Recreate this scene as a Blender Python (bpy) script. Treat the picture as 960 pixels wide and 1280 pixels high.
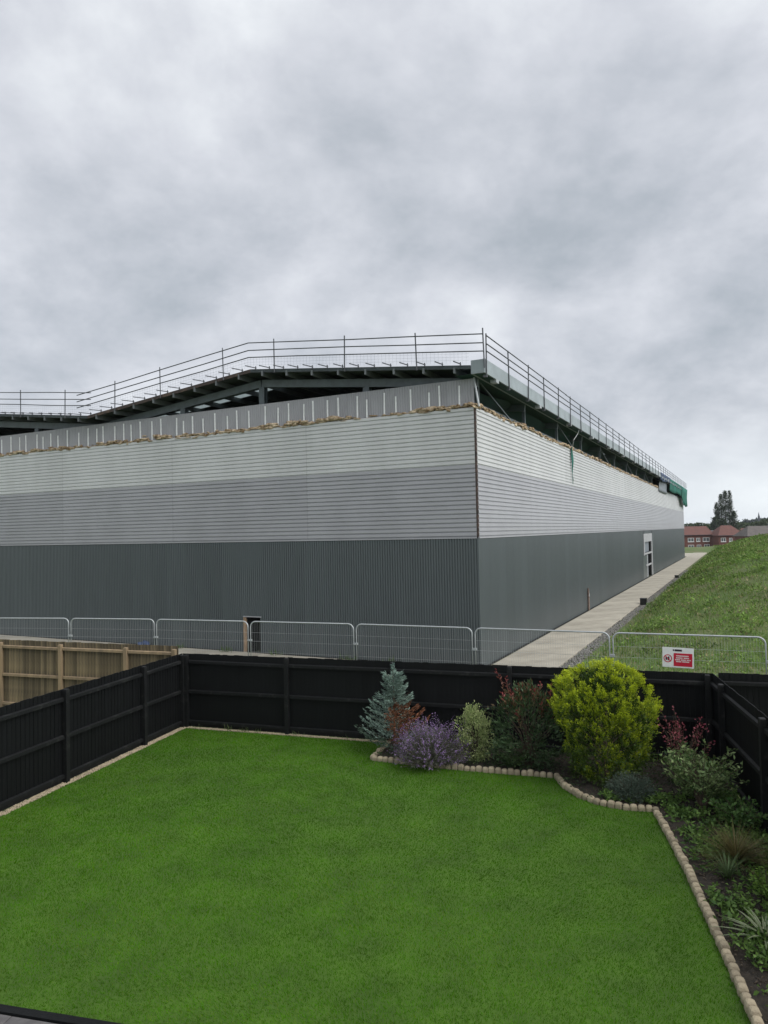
import bpy, math, random
import numpy as np
from mathutils import Matrix, Vector

# ------------------------------------------------------------------ clear
for o in list(bpy.data.objects): bpy.data.objects.remove(o)
scene = bpy.context.scene
COL = scene.collection
rng = np.random.default_rng(7)
random.seed(7)
RAD = math.radians

# ------------------------------------------------------------------ camera
CAM_H = 4.67
cd = bpy.data.cameras.new('camera'); cam = bpy.data.objects.new('camera', cd); COL.objects.link(cam)
cd.sensor_fit = 'HORIZONTAL'; cd.sensor_width = 27.0; cd.lens = 887.0/960.0*27.0
cd.clip_start = 0.1; cd.clip_end = 6000
cam.matrix_world = Matrix.Translation((0, 0, CAM_H)) @ Matrix.Rotation(RAD(91.69), 4, 'X') @ Matrix.Rotation(RAD(-1.18), 4, 'Z')
scene.camera = cam
scene.render.resolution_x = 768; scene.render.resolution_y = 1024

# ------------------------------------------------------------------ view
scene.view_settings.view_transform = 'Standard'
scene.view_settings.look = 'None'
scene.view_settings.gamma = 1.0
scene.view_settings.exposure = 1.0
try: scene.view_settings.use_curve_mapping = False
except Exception: pass

# ------------------------------------------------------------------ sun + overcast sky
SUN_AZ = RAD(118)      # clockwise from +Y (view axis)
SUN_EL = RAD(46)
sd = bpy.data.lights.new('sun', 'SUN'); sd.energy = 1.5; sd.angle = RAD(50); sd.color = (1.0, 0.975, 0.94)
sun = bpy.data.objects.new('sun', sd); COL.objects.link(sun)
sv = Vector((math.sin(SUN_AZ)*math.cos(SUN_EL), math.cos(SUN_AZ)*math.cos(SUN_EL), math.sin(SUN_EL)))
sun.rotation_euler = sv.to_track_quat('Z', 'Y').to_euler()
sun.location = (40, -40, 60)

world = bpy.data.worlds.new('World'); scene.world = world; world.use_nodes = True
wt = world.node_tree; wn = wt.nodes; wl = wt.links
for n in list(wn): wn.remove(n)
def wnode(t, **kw):
    n = wn.new(t)
    for k, v in kw.items(): setattr(n, k, v)
    return n
w_out = wnode('ShaderNodeOutputWorld'); w_bg = wnode('ShaderNodeBackground')
w_bg.inputs['Strength'].default_value = 0.1
sky = wnode('ShaderNodeTexSky', sky_type='NISHITA'); sky.sun_disc = False
sky.sun_elevation = SUN_EL; sky.sun_rotation = SUN_AZ
tc = wnode('ShaderNodeTexCoord')
sep = wnode('ShaderNodeSeparateXYZ'); wl.new(tc.outputs['Generated'], sep.inputs[0])
zc = wnode('ShaderNodeMath', operation='MAXIMUM'); wl.new(sep.outputs['Z'], zc.inputs[0]); zc.inputs[1].default_value = 0.0
za = wnode('ShaderNodeMath', operation='ADD'); wl.new(zc.outputs[0], za.inputs[0]); za.inputs[1].default_value = 0.50
dx = wnode('ShaderNodeMath', operation='DIVIDE'); wl.new(sep.outputs['X'], dx.inputs[0]); wl.new(za.outputs[0], dx.inputs[1])
dy = wnode('ShaderNodeMath', operation='DIVIDE'); wl.new(sep.outputs['Y'], dy.inputs[0]); wl.new(za.outputs[0], dy.inputs[1])
cmb = wnode('ShaderNodeCombineXYZ'); wl.new(dx.outputs[0], cmb.inputs['X']); wl.new(dy.outputs[0], cmb.inputs['Y'])
cmb.inputs['Z'].default_value = 3.7
def wnoise(scale, detail, rough, dist):
    n = wnode('ShaderNodeTexNoise'); n.inputs['Scale'].default_value = scale; n.inputs['Detail'].default_value = detail
    n.inputs['Roughness'].default_value = rough; n.inputs['Distortion'].default_value = dist
    wl.new(cmb.outputs[0], n.inputs['Vector']); return n
n1 = wnoise(1.55, 6, 0.50, 0.0); n2 = wnoise(4.4, 9, 0.60, 0.12)
mixn = wnode('ShaderNodeMix', data_type='FLOAT'); mixn.inputs['Factor'].default_value = 0.36
wl.new(n1.outputs['Fac'], mixn.inputs['A']); wl.new(n2.outputs['Fac'], mixn.inputs['B'])
ramp = wnode('ShaderNodeValToRGB'); wl.new(mixn.outputs['Result'], ramp.inputs['Fac'])
SKYK = 10.7
cr = ramp.color_ramp
stops = [(0.37, (0.205, 0.225, 0.248)), (0.44, (0.268, 0.282, 0.308)), (0.50, (0.325, 0.336, 0.362)), (0.56, (0.385, 0.398, 0.418)), (0.64, (0.49, 0.505, 0.515))]
cr.elements[0].position = stops[0][0]; cr.elements[0].color = (*stops[0][1], 1)
cr.elements[1].position = stops[-1][0]; cr.elements[1].color = (*stops[-1][1], 1)
for p, c in stops[1:-1]:
    e = cr.elements.new(p); e.color = (*c, 1)
# thinner, paler cloud low over the horizon
hz = wnode('ShaderNodeMapRange'); wl.new(sep.outputs['Z'], hz.inputs['Value'])
hz.inputs['From Min'].default_value = 0.0; hz.inputs['From Max'].default_value = 0.16; hz.inputs['To Min'].default_value = 0.75; hz.inputs['To Max'].default_value = 0.0
hz.interpolation_type = 'SMOOTHSTEP'
mh = wnode('ShaderNodeMix', data_type='RGBA'); wl.new(hz.outputs[0], mh.inputs['Factor']); wl.new(ramp.outputs['Color'], mh.inputs['A'])
mh.inputs['B'].default_value = (0.43, 0.46, 0.485, 1)
sc10 = wnode('ShaderNodeVectorMath', operation='SCALE'); wl.new(mh.outputs['Result'], sc10.inputs[0]); sc10.inputs['Scale'].default_value = SKYK
msky = wnode('ShaderNodeMix', data_type='RGBA'); msky.inputs['Factor'].default_value = 0.96
wl.new(sky.outputs['Color'], msky.inputs['A']); wl.new(sc10.outputs['Vector'], msky.inputs['B'])
wl.new(msky.outputs['Result'], w_bg.inputs['Color']); wl.new(w_bg.outputs[0], w_out.inputs[0])

# ------------------------------------------------------------------ helpers
def tag(o, label=None, cat=None, group=None, kind=None):
    if label: o['label'] = label
    if cat: o['category'] = cat
    if group: o['group'] = group
    if kind: o['kind'] = kind
    return o
def empty(name, loc, rz=0.0):
    o = bpy.data.objects.new(name, None); COL.objects.link(o)
    o.empty_display_size = 0.2; o.location = loc; o.rotation_euler = (0, 0, rz); return o
def link(name, me, parent=None, loc=None, rot=None):
    o = bpy.data.objects.new(name, me); COL.objects.link(o)
    if parent: o.parent = parent
    if loc is not None: o.location = loc
    if rot is not None: o.rotation_euler = rot
    return o
class MB:
    def __init__(s): s.v = []; s.f = []
    def add(s, vs, fs):
        b = len(s.v); s.v += [tuple(map(float, v)) for v in vs]; s.f += [tuple(i+b for i in f) for f in fs]; return s
    def box(s, x0, x1, y0, y1, z0, z1):
        return s.add([(x0,y0,z0),(x1,y0,z0),(x1,y1,z0),(x0,y1,z0),(x0,y0,z1),(x1,y0,z1),(x1,y1,z1),(x0,y1,z1)],
                     [(3,2,1,0),(4,5,6,7),(0,1,5,4),(1,2,6,5),(2,3,7,6),(3,0,4,7)])
    def bev(s, x0, x1, y0, y1, z0, z1, b):
        # box with its top edges chamfered
        return s.add([(x0,y0,z0),(x1,y0,z0),(x1,y1,z0),(x0,y1,z0),(x0,y0,z1-b),(x1,y0,z1-b),(x1,y1,z1-b),(x0,y1,z1-b),
                      (x0+b,y0+b,z1),(x1-b,y0+b,z1),(x1-b,y1-b,z1),(x0+b,y1-b,z1)],
                     [(3,2,1,0),(0,1,5,4),(1,2,6,5),(2,3,7,6),(3,0,4,7),(4,5,9,8),(5,6,10,9),(6,7,11,10),(7,4,8,11),(8,9,10,11)])
    def obox(s, p0, p1, w, h, up=(0,0,1)):
        # beam between two points: w across, h along 'up', centred
        p0 = Vector(p0); p1 = Vector(p1); d = (p1-p0).normalized(); u = Vector(up); sd_ = d.cross(u).normalized(); u = sd_.cross(d).normalized()
        vs = []
        for p in (p0, p1):
            for a, b in ((-1,-1),(1,-1),(1,1),(-1,1)): vs.append(p + sd_*(a*w/2) + u*(b*h/2))
        return s.add(vs, [(3,2,1,0),(4,5,6,7),(0,1,5,4),(1,2,6,5),(2,3,7,6),(3,0,4,7)])
    def tube(s, pts, r, n=6, r1=None):
        pts = [Vector(p) for p in pts]; m = len(pts); rings = []
        b = len(s.v)
        for i, p in enumerate(pts):
            d = (pts[min(i+1, m-1)] - pts[max(i-1, 0)]).normalized()
            a = d.cross(Vector((0,0,1)))
            if a.length < 1e-3: a = Vector((1,0,0))
            a.normalize(); c = d.cross(a)
            rr = r if r1 is None else r + (r1-r)*i/max(1, m-1)
            for k in range(n):
                an = 2*math.pi*k/n; s.v.append(tuple(p + a*math.cos(an)*rr + c*math.sin(an)*rr))
        for i in range(m-1):
            for k in range(n):
                k2 = (k+1) % n
                s.f.append((b+i*n+k, b+i*n+k2, b+(i+1)*n+k2, b+(i+1)*n+k))
        s.f.append(tuple(b+k for k in reversed(range(n)))); s.f.append(tuple(b+(m-1)*n+k for k in range(n)))
        return s
    def mesh(s, name, mat, smooth=False):
        me = bpy.data.meshes.new(name); me.from_pydata(s.v, [], s.f); me.materials.append(mat)
        if smooth: me.polygons.foreach_set('use_smooth', [True]*len(me.polygons))
        me.update(); return me
    def build(s, name, mat, parent=None, loc=None, rot=None, smooth=False):
        return link(name, s.mesh(name, mat, smooth), parent, loc, rot)
def npmesh(name, V, F, mat, col=None, smooth=False):
    V = np.ascontiguousarray(V, dtype=np.float32); F = np.ascontiguousarray(F, dtype=np.int32)
    nf, k = F.shape; me = bpy.data.meshes.new(name)
    me.vertices.add(len(V)); me.vertices.foreach_set('co', V.ravel())
    me.loops.add(nf*k); me.loops.foreach_set('vertex_index', F.ravel())
    me.polygons.add(nf); me.polygons.foreach_set('loop_start', np.arange(0, nf*k, k, dtype=np.int32))
    if smooth: me.polygons.foreach_set('use_smooth', np.ones(nf, dtype=bool))
    me.update(calc_edges=True); me.materials.append(mat)
    if col is not None:
        a = me.attributes.new('col', 'FLOAT_COLOR', 'POINT')
        c = np.ones((len(V), 4), dtype=np.float32); c[:, :3] = col; a.data.foreach_set('color', c.ravel())
    return me
def unit(a): return a/np.maximum(np.linalg.norm(a, axis=1, keepdims=True), 1e-9)
def leaves(P, D, L, W, col, fold=0.2):
    """n leaf-shaped quads from base points P along D; returns V, F, C"""
    n = len(P); D = unit(D); N = unit(np.cross(D, rng.normal(size=(n,3)))); S = np.cross(D, N)
    L = np.broadcast_to(np.asarray(L, float).reshape(-1,1), (n,1)); W = np.broadcast_to(np.asarray(W, float).reshape(-1,1), (n,1))
    V = np.empty((n,4,3)); V[:,0] = P; V[:,2] = P + D*L - N*L*0.08
    V[:,1] = P + D*L*0.5 + S*W*0.5 + N*W*fold; V[:,3] = P + D*L*0.5 - S*W*0.5 + N*W*fold
    F = np.arange(n*4).reshape(n,4); C = np.repeat(np.broadcast_to(col, (n,3)), 4, axis=0)
    return V.reshape(-1,3), F, C
def merge(parts):
    V = []; F = []; C = []; b = 0
    for v, f, c in parts: V.append(v); F.append(f+b); C.append(c); b += len(v)
    return np.concatenate(V), np.concatenate(F), np.concatenate(C)

# ------------------------------------------------------------------ materials
def mat(name, base, rough=0.7, metal=0.0, var=0.0, nscale=6.0, bump=0.0, bscale=60.0, rand=0.0, col2=None, stretch=None, spec=0.5, detail=5, contrast=(0.35, 0.65)):
    m = bpy.data.materials.new(name); m.use_nodes = True; nt = m.node_tree; N = nt.nodes; L = nt.links
    p = N['Principled BSDF']; p.inputs['Roughness'].default_value = rough; p.inputs['Metallic'].default_value = metal
    p.inputs['Specular IOR Level'].default_value = spec
    p.inputs['Base Color'].default_value = (*base, 1)
    tcn = N.new('ShaderNodeTexCoord'); vec = tcn.outputs['Object']
    if stretch:
        mp = N.new('ShaderNodeMapping'); mp.inputs['Scale'].default_value = stretch; L.new(vec, mp.inputs['Vector']); vec = mp.outputs[0]
    out = None
    if var or col2:
        nz = N.new('ShaderNodeTexNoise'); nz.inputs['Scale'].default_value = nscale; nz.inputs['Detail'].default_value = detail; nz.inputs['Roughness'].default_value = 0.6
        L.new(vec, nz.inputs['Vector'])
        mr = N.new('ShaderNodeMapRange'); mr.inputs['From Min'].default_value = contrast[0]; mr.inputs['From Max'].default_value = contrast[1]; L.new(nz.outputs['Fac'], mr.inputs['Value'])
        mx = N.new('ShaderNodeMix'); mx.data_type = 'RGBA'; L.new(mr.outputs[0], mx.inputs['Factor'])
        c2 = col2 if col2 else tuple(min(1, c*(1+var)) for c in base); c1 = base if col2 else tuple(c*(1-var) for c in base)
        mx.inputs['A'].default_value = (*c1, 1); mx.inputs['B'].default_value = (*c2, 1); out = mx.outputs['Result']
    if rand:
        oi = N.new('ShaderNodeObjectInfo'); mr2 = N.new('ShaderNodeMapRange'); L.new(oi.outputs['Random'], mr2.inputs['Value'])
        mr2.inputs['To Min'].default_value = 1-rand; mr2.inputs['To Max'].default_value = 1+rand
        sc = N.new('ShaderNodeVectorMath'); sc.operation = 'SCALE'; L.new(mr2.outputs[0], sc.inputs['Scale'])
        if out is not None: L.new(out, sc.inputs[0])
        else: sc.inputs[0].default_value = base
        out = sc.outputs['Vector']
    if out is not None: L.new(out, p.inputs['Base Color'])
    if bump:
        nb = N.new('ShaderNodeTexNoise'); nb.inputs['Scale'].default_value = bscale; nb.inputs['Detail'].default_value = 4; L.new(vec, nb.inputs['Vector'])
        bp = N.new('ShaderNodeBump'); bp.inputs['Strength'].default_value = bump; bp.inputs['Distance'].default_value = 0.02
        L.new(nb.outputs['Fac'], bp.inputs['Height']); L.new(bp.outputs[0], p.inputs['Normal'])
    return m
def leafmat(name, trans=0.3, rough=0.55, nscale=0.0, nvar=0.0, spec=0.3):
    m = bpy.data.materials.new(name); m.use_nodes = True; nt = m.node_tree; N = nt.nodes; L = nt.links
    p = N['Principled BSDF']; p.inputs['Roughness'].default_value = rough; p.inputs['Specular IOR Level'].default_value = spec
    at = N.new('ShaderNodeAttribute'); at.attribute_name = 'col'; c = at.outputs['Color']
    if nvar:
        tcn = N.new('ShaderNodeTexCoord'); nz = N.new('ShaderNodeTexNoise'); nz.inputs['Scale'].default_value = nscale; nz.inputs['Detail'].default_value = 4
        L.new(tcn.outputs['Object'], nz.inputs['Vector']); mr = N.new('ShaderNodeMapRange'); mr.inputs['From Min'].default_value = 0.3; mr.inputs['From Max'].default_value = 0.7
        mr.inputs['To Min'].default_value = 1-nvar; mr.inputs['To Max'].default_value = 1+nvar; L.new(nz.outputs['Fac'], mr.inputs['Value'])
        sc = N.new('ShaderNodeVectorMath'); sc.operation = 'SCALE'; L.new(c, sc.inputs[0]); L.new(mr.outputs[0], sc.inputs['Scale']); c = sc.outputs['Vector']
    L.new(c, p.inputs['Base Color'])
    tr = N.new('ShaderNodeBsdfTranslucent'); L.new(c, tr.inputs['Color'])
    ms = N.new('ShaderNodeMixShader'); ms.inputs['Fac'].default_value = trans
    L.new(p.outputs[0], ms.inputs[1]); L.new(tr.outputs[0], ms.inputs[2]); L.new(ms.outputs[0], N['Material Output'].inputs['Surface'])
    return m
M = {}
M['clad_light'] = mat('light_grey_cladding', (0.575, 0.585, 0.592), 0.36, var=0.06, nscale=0.7, rand=0.035, spec=0.4, stretch=(1,1,0.25))
M['clad_mid'] = mat('mid_grey_cladding', (0.355, 0.358, 0.385), 0.30, var=0.06, nscale=0.7, rand=0.035, spec=0.7)
M['clad_dark'] = mat('dark_slate_cladding', (0.096, 0.114, 0.121), 0.36, var=0.12, nscale=0.35, rand=0.06, spec=0.5, stretch=(1,1,0.3))
M['strip'] = mat('grey_strip_cladding', (0.34, 0.34, 0.365), 0.5, var=0.06, nscale=1.0, rand=0.05)
M['bar'] = mat('white_spacer_bar', (0.80, 0.81, 0.82), 0.5, var=0.1, nscale=8)
M['core'] = mat('wall_core', (0.04, 0.042, 0.045), 0.9)
M['corner'] = mat('corner_flashing', (0.11, 0.065, 0.05), 0.7, col2=(0.035, 0.03, 0.03), nscale=5)
M['steel_dark'] = mat('painted_steel', (0.105, 0.13, 0.145), 0.5, var=0.15, nscale=3)
M['purlin'] = mat('galvanised_purlin', (0.14, 0.155, 0.165), 0.5, var=0.2, nscale=2, rand=0.1)
M['deck'] = mat('roof_deck', (0.055, 0.068, 0.075), 0.7, var=0.2, nscale=0.8)
M['rust_edge'] = mat('weathered_roof_edge', (0.075, 0.055, 0.05), 0.8, col2=(0.22, 0.15, 0.11), nscale=2.2, contrast=(0.5, 0.75))
M['fascia'] = mat('galvanised_gutter', (0.28, 0.325, 0.345), 0.45, var=0.12, nscale=1.2, rand=0.06)
M['soffit'] = mat('soffit_netting', (0.035, 0.058, 0.06), 0.85, col2=(0.02, 0.075, 0.066), nscale=0.35)
M['tube'] = mat('scaffold_tube', (0.085, 0.09, 0.10), 0.45, metal=0.2, var=0.25, nscale=3)
M['galv'] = mat('galvanised_tube', (0.40, 0.425, 0.44), 0.45, metal=0.25, var=0.1, nscale=8)
M['wire'] = mat('galvanised_wire', (0.42, 0.44, 0.45), 0.5, metal=0.2)
M['net_fine'] = mat('edge_net_wire', (0.35, 0.37, 0.40), 0.6)
M['green_net'] = mat('green_debris_net', (0.004, 0.115, 0.085), 0.8, var=0.25, nscale=0.8)
M['blue_tarp'] = mat('blue_tarpaulin', (0.03, 0.055, 0.13), 0.6, var=0.25, nscale=1.5)
M['grey_panel'] = mat('grey_blue_panel', (0.20, 0.225, 0.26), 0.5, var=0.1, nscale=1)
M['insul'] = mat('mineral_wool', (0.20, 0.125, 0.06), 0.95, col2=(0.64, 0.52, 0.37), nscale=4.5, bump=0.6, bscale=25)
M['concrete'] = mat('path_concrete', (0.41, 0.38, 0.315), 0.85, col2=(0.27, 0.25, 0.205), nscale=0.9, rand=0.07, bump=0.15, bscale=40)
M['void'] = mat('opening_lining', (0.03, 0.03, 0.032), 0.9)
M['white_paint'] = mat('white_frame_paint', (0.36, 0.37, 0.38), 0.6, var=0.15, nscale=4)
M['brownwood'] = mat('raw_timber', (0.34, 0.235, 0.15), 0.8, var=0.3, nscale=4)
M['rust'] = mat('rusty_iron', (0.10, 0.055, 0.035), 0.8, col2=(0.28, 0.22, 0.19), nscale=9)
M['black_plastic'] = mat('black_plastic', (0.012, 0.013, 0.015), 0.5, var=0.2)
M['fence_black'] = mat('black_fence_paint', (0.0038, 0.0045, 0.0050), 0.62, var=0.4, nscale=5, rand=0.12, stretch=(1,1,0.12), bump=0.25, bscale=40, spec=0.2)
M['rail_black'] = mat('black_rail_paint', (0.0055, 0.0062, 0.0068), 0.6, col2=(0.032, 0.032, 0.031), nscale=7, contrast=(0.54, 0.80), bump=0.25, bscale=50, spec=0.3)
M['fence_brown'] = mat('weathered_fence_board', (0.20, 0.155, 0.085), 0.85, col2=(0.062, 0.050, 0.033), nscale=9, rand=0.42, stretch=(1,1,0.15), bump=0.4, bscale=50)
M['post_brown'] = mat('weathered_fence_post', (0.29, 0.215, 0.125), 0.85, col2=(0.17, 0.13, 0.085), nscale=5, rand=0.1, stretch=(1,1,0.2), bump=0.3, bscale=40)
M['gravel'] = mat('pale_gravel', (0.44, 0.37, 0.26), 0.9, col2=(0.27, 0.225, 0.16), nscale=18)
M['gravel_grey'] = mat('grey_gravel', (0.22, 0.215, 0.20), 0.9, col2=(0.11, 0.105, 0.095), nscale=5)
M['sett'] = mat('sandstone_sett', (0.37, 0.315, 0.215), 0.9, col2=(0.24, 0.20, 0.14), nscale=9, rand=0.22, bump=0.5, bscale=60)
M['soil'] = mat('dark_soil', (0.014, 0.011, 0.008), 0.95, col2=(0.036, 0.028, 0.019), nscale=14, bump=0.8, bscale=60)
M['chip'] = mat('bark_chip', (0.03, 0.022, 0.015), 0.95, col2=(0.10, 0.078, 0.055), nscale=20)
M['slab'] = mat('grey_patio_slab', (0.13, 0.125, 0.125), 0.8, col2=(0.085, 0.08, 0.082), nscale=6, rand=0.12, bump=0.2, bscale=50)
M['bark'] = mat('stem_bark', (0.07, 0.05, 0.035), 0.9, var=0.3, nscale=15)
M['turf_base'] = mat('turf_backing', (0.042, 0.10, 0.002), 0.9, var=0.2, nscale=1.2)
M['leaf'] = leafmat('leaf', 0.28)
M['needle'] = leafmat('needle', 0.15, 0.6)
M['blade'] = leafmat('turf_blade', 0.25, 0.7, nscale=2.2, nvar=0.30, spec=0.0)
M['weed'] = leafmat('weed_leaf', 0.3, 0.6, nscale=0.45, nvar=0.38)
M['brick'] = mat('red_brick', (0.17, 0.062, 0.048), 0.9, col2=(0.11, 0.048, 0.040), nscale=1.5)
M['tile_red'] = mat('red_roof_tile', (0.145, 0.058, 0.046), 0.85, col2=(0.095, 0.045, 0.038), nscale=1.2)
M['tile_grey'] = mat('grey_roof_tile', (0.115, 0.11, 0.115), 0.85, col2=(0.075, 0.072, 0.075), nscale=1.2)
M['tile_brown'] = mat('grey_brown_roof_tile', (0.125, 0.11, 0.10), 0.85, col2=(0.085, 0.075, 0.07), nscale=1.2)
M['upvc'] = mat('white_window_frame', (0.75, 0.76, 0.76), 0.5)
M['pane'] = mat('window_pane', (0.10, 0.115, 0.13), 0.12, spec=0.8)
M['render_white'] = mat('white_render', (0.7, 0.7, 0.68), 0.8)
M['stone_far'] = mat('church_stone', (0.06, 0.07, 0.085), 0.9, var=0.1)
M['sign_white'] = mat('sign_board', (0.74, 0.76, 0.75), 0.5, var=0.05, nscale=10)
M['sign_red'] = mat('sign_red', (0.50, 0.008, 0.035), 0.5)
M['sign_black'] = mat('sign_black', (0.03, 0.02, 0.03), 0.5)
# glassy rooflight
m = bpy.data.materials.new('rooflight_sheet'); m.use_nodes = True
nt = m.node_tree; tr = nt.nodes.new('ShaderNodeBsdfTranslucent'); tr.inputs['Color'].default_value = (0.42, 0.46, 0.46, 1)
nt.links.new(tr.outputs[0], nt.nodes['Material Output'].inputs['Surface']); M['rooflight'] = m
# ground: rough grass over dirt
M['ground'] = mat('rough_grass_ground', (0.075, 0.12, 0.028), 0.95, col2=(0.13, 0.125, 0.06), nscale=0.35, bump=0.6, bscale=8, contrast=(0.42, 0.72))

# ------------------------------------------------------------------ frames of reference
U = np.array([0.4503, 0.8929]); U /= np.linalg.norm(U)      # along the warehouse's long side
LV = np.array([-U[1], U[0]])                                 # along its gable side
CO = np.array([3.1825, 24.1776])                             # warehouse corner
RZ = math.atan2(U[1], U[0])
def sm(x, a, b):
    t = np.clip((np.asarray(x, float)-a)/(b-a), 0, 1); return t*t*(3-2*t)
def to_sw(X, Y):
    rx = X-CO[0]; ry = Y-CO[1]; return rx*U[0]+ry*U[1], -(rx*LV[0]+ry*LV[1])
def from_sw(s, w): return CO[0]+s*U[0]-w*LV[0], CO[1]+s*U[1]-w*LV[1]
def hground(X, Y):
    X = np.asarray(X, float); Y = np.asarray(Y, float); s, w = to_sw(X, Y)
    ramp_ = np.interp(w, [2.75, 3.4, 5, 8, 10, 14, 20, 60, 120], [0, .28, 1.40, 2.55, 3.0, 3.3, 3.4, 3.4, 0])
    S = sm(s, -3, 30)*(1-sm(s, 92, 128))
    bump = 0.10*np.sin(s*.55+1.3*np.sin(w*.6))*np.sin(w*.8+.7*np.sin(s*.31)) + 0.07*np.sin(s*1.7+w*.9)+0.05*np.sin(s*.9-w*1.9)
    h = (ramp_ + bump*np.clip(ramp_, 0, 1))*S
    h = h - 3.7*sm(Y, 118, 215)
    h = h + 1.15*sm(s, 112, 126)*(1-sm(s, 140, 175))*(1-sm(w, 40, 70))*sm(w, -60, -20) + .10*sm(s, 112, 126)*(1-sm(s, 150, 175))*np.sin(w*.5)*np.sin(s*.4+w*.2)
    return h - 0.06

# ------------------------------------------------------------------ ground sheet
def axis(fine, lo, hi, far):
    a = list(np.arange(lo, hi+1e-6, fine)); st = fine; x = hi
    while x < far: st *= 1.35; x += st; a.append(x)
    st = fine; x = lo; pre = []
    while x > -far: st *= 1.35; x -= st; pre.append(x)
    return np.array(pre[::-1]+a)
sa = axis(0.8, -12, 160, 1300); wa = axis(0.45, -3, 24, 1300)
SS, WW = np.meshgrid(sa, wa, indexing='ij'); GX, GY = from_sw(SS, WW)
GV = np.stack([GX.ravel(), GY.ravel(), hground(GX, GY).ravel()], 1)
ni, nj = SS.shape; idx = np.arange(ni*nj).reshape(ni, nj)
GF = np.stack([idx[:-1,:-1].ravel(), idx[:-1,1:].ravel(), idx[1:,1:].ravel(), idx[1:,:-1].ravel()], 1)[:, ::-1]
tag(link('ground', npmesh('ground', GV, GF, M['ground'], smooth=True)), kind='structure')

# ------------------------------------------------------------------ concrete path and apron round the warehouse
def bays(name, rects, jit=0.0):
    root = empty(name, (CO[0], CO[1], 0), RZ); tag(root, kind='structure')
    cache = {}
    for (x0, x1, y0, y1) in rects:
        k = (round(x1-x0, 3), round(y1-y0, 3))
        if k not in cache: cache[k] = MB().bev(0, x1-x0, 0, y1-y0, -0.12, 0.03, 0.012).mesh('slab', M['concrete'])
        link('slab', cache[k], root, (x0, y0, random.uniform(-.004, .004)))
    return root
bays('path', [(-2.3+3*k, -2.3+3*k+2.985, -2.32, -0.14) for k in range(39)] + [(97.7+3*k, 97.7+3*k+2.985, -0.12+2.2*j, 2.065+2.2*j) for k in range(5) for j in range(4)])
bays('apron', [(-2.3, -0.14, -0.11+3*k, -0.11+3*k+2.985) for k in range(16)])

# ------------------------------------------------------------------ warehouse
WH = empty('warehouse', (CO[0], CO[1], 0), RZ)
tag(WH, 'long grey ribbed-metal warehouse with stripped wall tops and open gable roof', 'warehouse')
LEN = 95.5; DEP = 55.2
Z_D, Z_M, Z_L, Z_S = 4.47, 6.94, 8.92, 9.92
# inner core walls (behind the sheets), with the two openings left out
c = MB()
c.box(0.03, 0.12, 0.03, 9.16, 0, 8.8); c.box(0.03, 0.12, 9.16, 9.86, 1.44, 8.8); c.box(0.03, 0.12, 9.86, DEP, 0, 8.8)
c.build('gable_wall', M['core'], WH)
c = MB(); c.box(0.13, 44.4, 0.03, 0.12, 0, 8.7); c.box(44.4, 51.6, 0.03, 0.12, 4.2, 8.7); c.box(51.6, LEN, 0.03, 0.12, 0, 8.7)
c.build('side_wall', M['core'], WH)
c = MB(); c.box(LEN-.1, LEN, 0.13, DEP, 0, 10.1); c.build('rear_wall', M['clad_dark'], WH)
c = MB(); c.box(0.13, LEN-.11, DEP-.1, DEP, 0, 10.1); c.build('end_wall', M['clad_dark'], WH)
def prof_h(z0, z1, n):
    p = (z1-z0)/n; pts = []
    for k in range(n):
        b = z0+k*p
        pts += [(b, .004), (b+.14*p, .004), (b+.30*p, .042), (b+.88*p, .042)]
    pts.append((z1, .004)); return pts
def hsheet(length, z0, z1, n, face):
    pr = prof_h(z0, z1, n); m_ = MB(); vs = []; fs = []
    for (z, d) in pr:
        for a in (0, length): vs.append((-d, a, z) if face == 'L' else (a, -d, z))
    for i in range(len(pr)-1):
        q = (2*i, 2*i+1, 2*i+3, 2*i+2); fs.append(q[::-1] if face == 'L' else q)
    m_.add(vs, fs); return m_
def vsheet(width, z0, z1, n, face, depth=.036):
    p = width/n; pr = []
    for k in range(n):
        b = k*p; pr += [(b, .004), (b+.30*p, .004), (b+.42*p, depth), (b+.88*p, depth)]
    pr.append((width, .004)); vs = []; fs = []; m_ = MB()
    for (a, d) in pr:
        for z in (z0, z1): vs.append((-d, a, z) if face == 'L' else (a, -d, z))
    for i in range(len(pr)-1):
        q = (2*i, 2*i+2, 2*i+3, 2*i+1); fs.append(q[::-1] if face == 'L' else q)
    m_.add(vs, fs); return m_
# horizontal sheets, gable and side
LS = 6.814
for (z0, z1, n, mk) in ((Z_D, Z_M, 16, 'clad_mid'), (Z_M+.004, Z_L, 13, 'clad_light')):
    ml = hsheet(LS-.006, z0, z1, n, 'L').mesh('cladding_sheet', M[mk]); mr_ = hsheet(LS-.006, z0, z1, n, 'R').mesh('cladding_sheet', M[mk])
    for k in range(8): link('cladding_sheet', ml, WH, (0, .03+k*LS, 0))
    for k in range(14):
        link('cladding_sheet', mr_, WH, (.03+k*LS, 0, 0))
# a flat drip flashing between the bands
MB().box(-.05, .0, .03, DEP, Z_D-.05, Z_D-.003).build('flashing', M['clad_mid'], WH)
MB().box(.03, LEN+1, -.05, .0, Z_D-.05, Z_D-.003).build('flashing', M['clad_mid'], WH)
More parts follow.
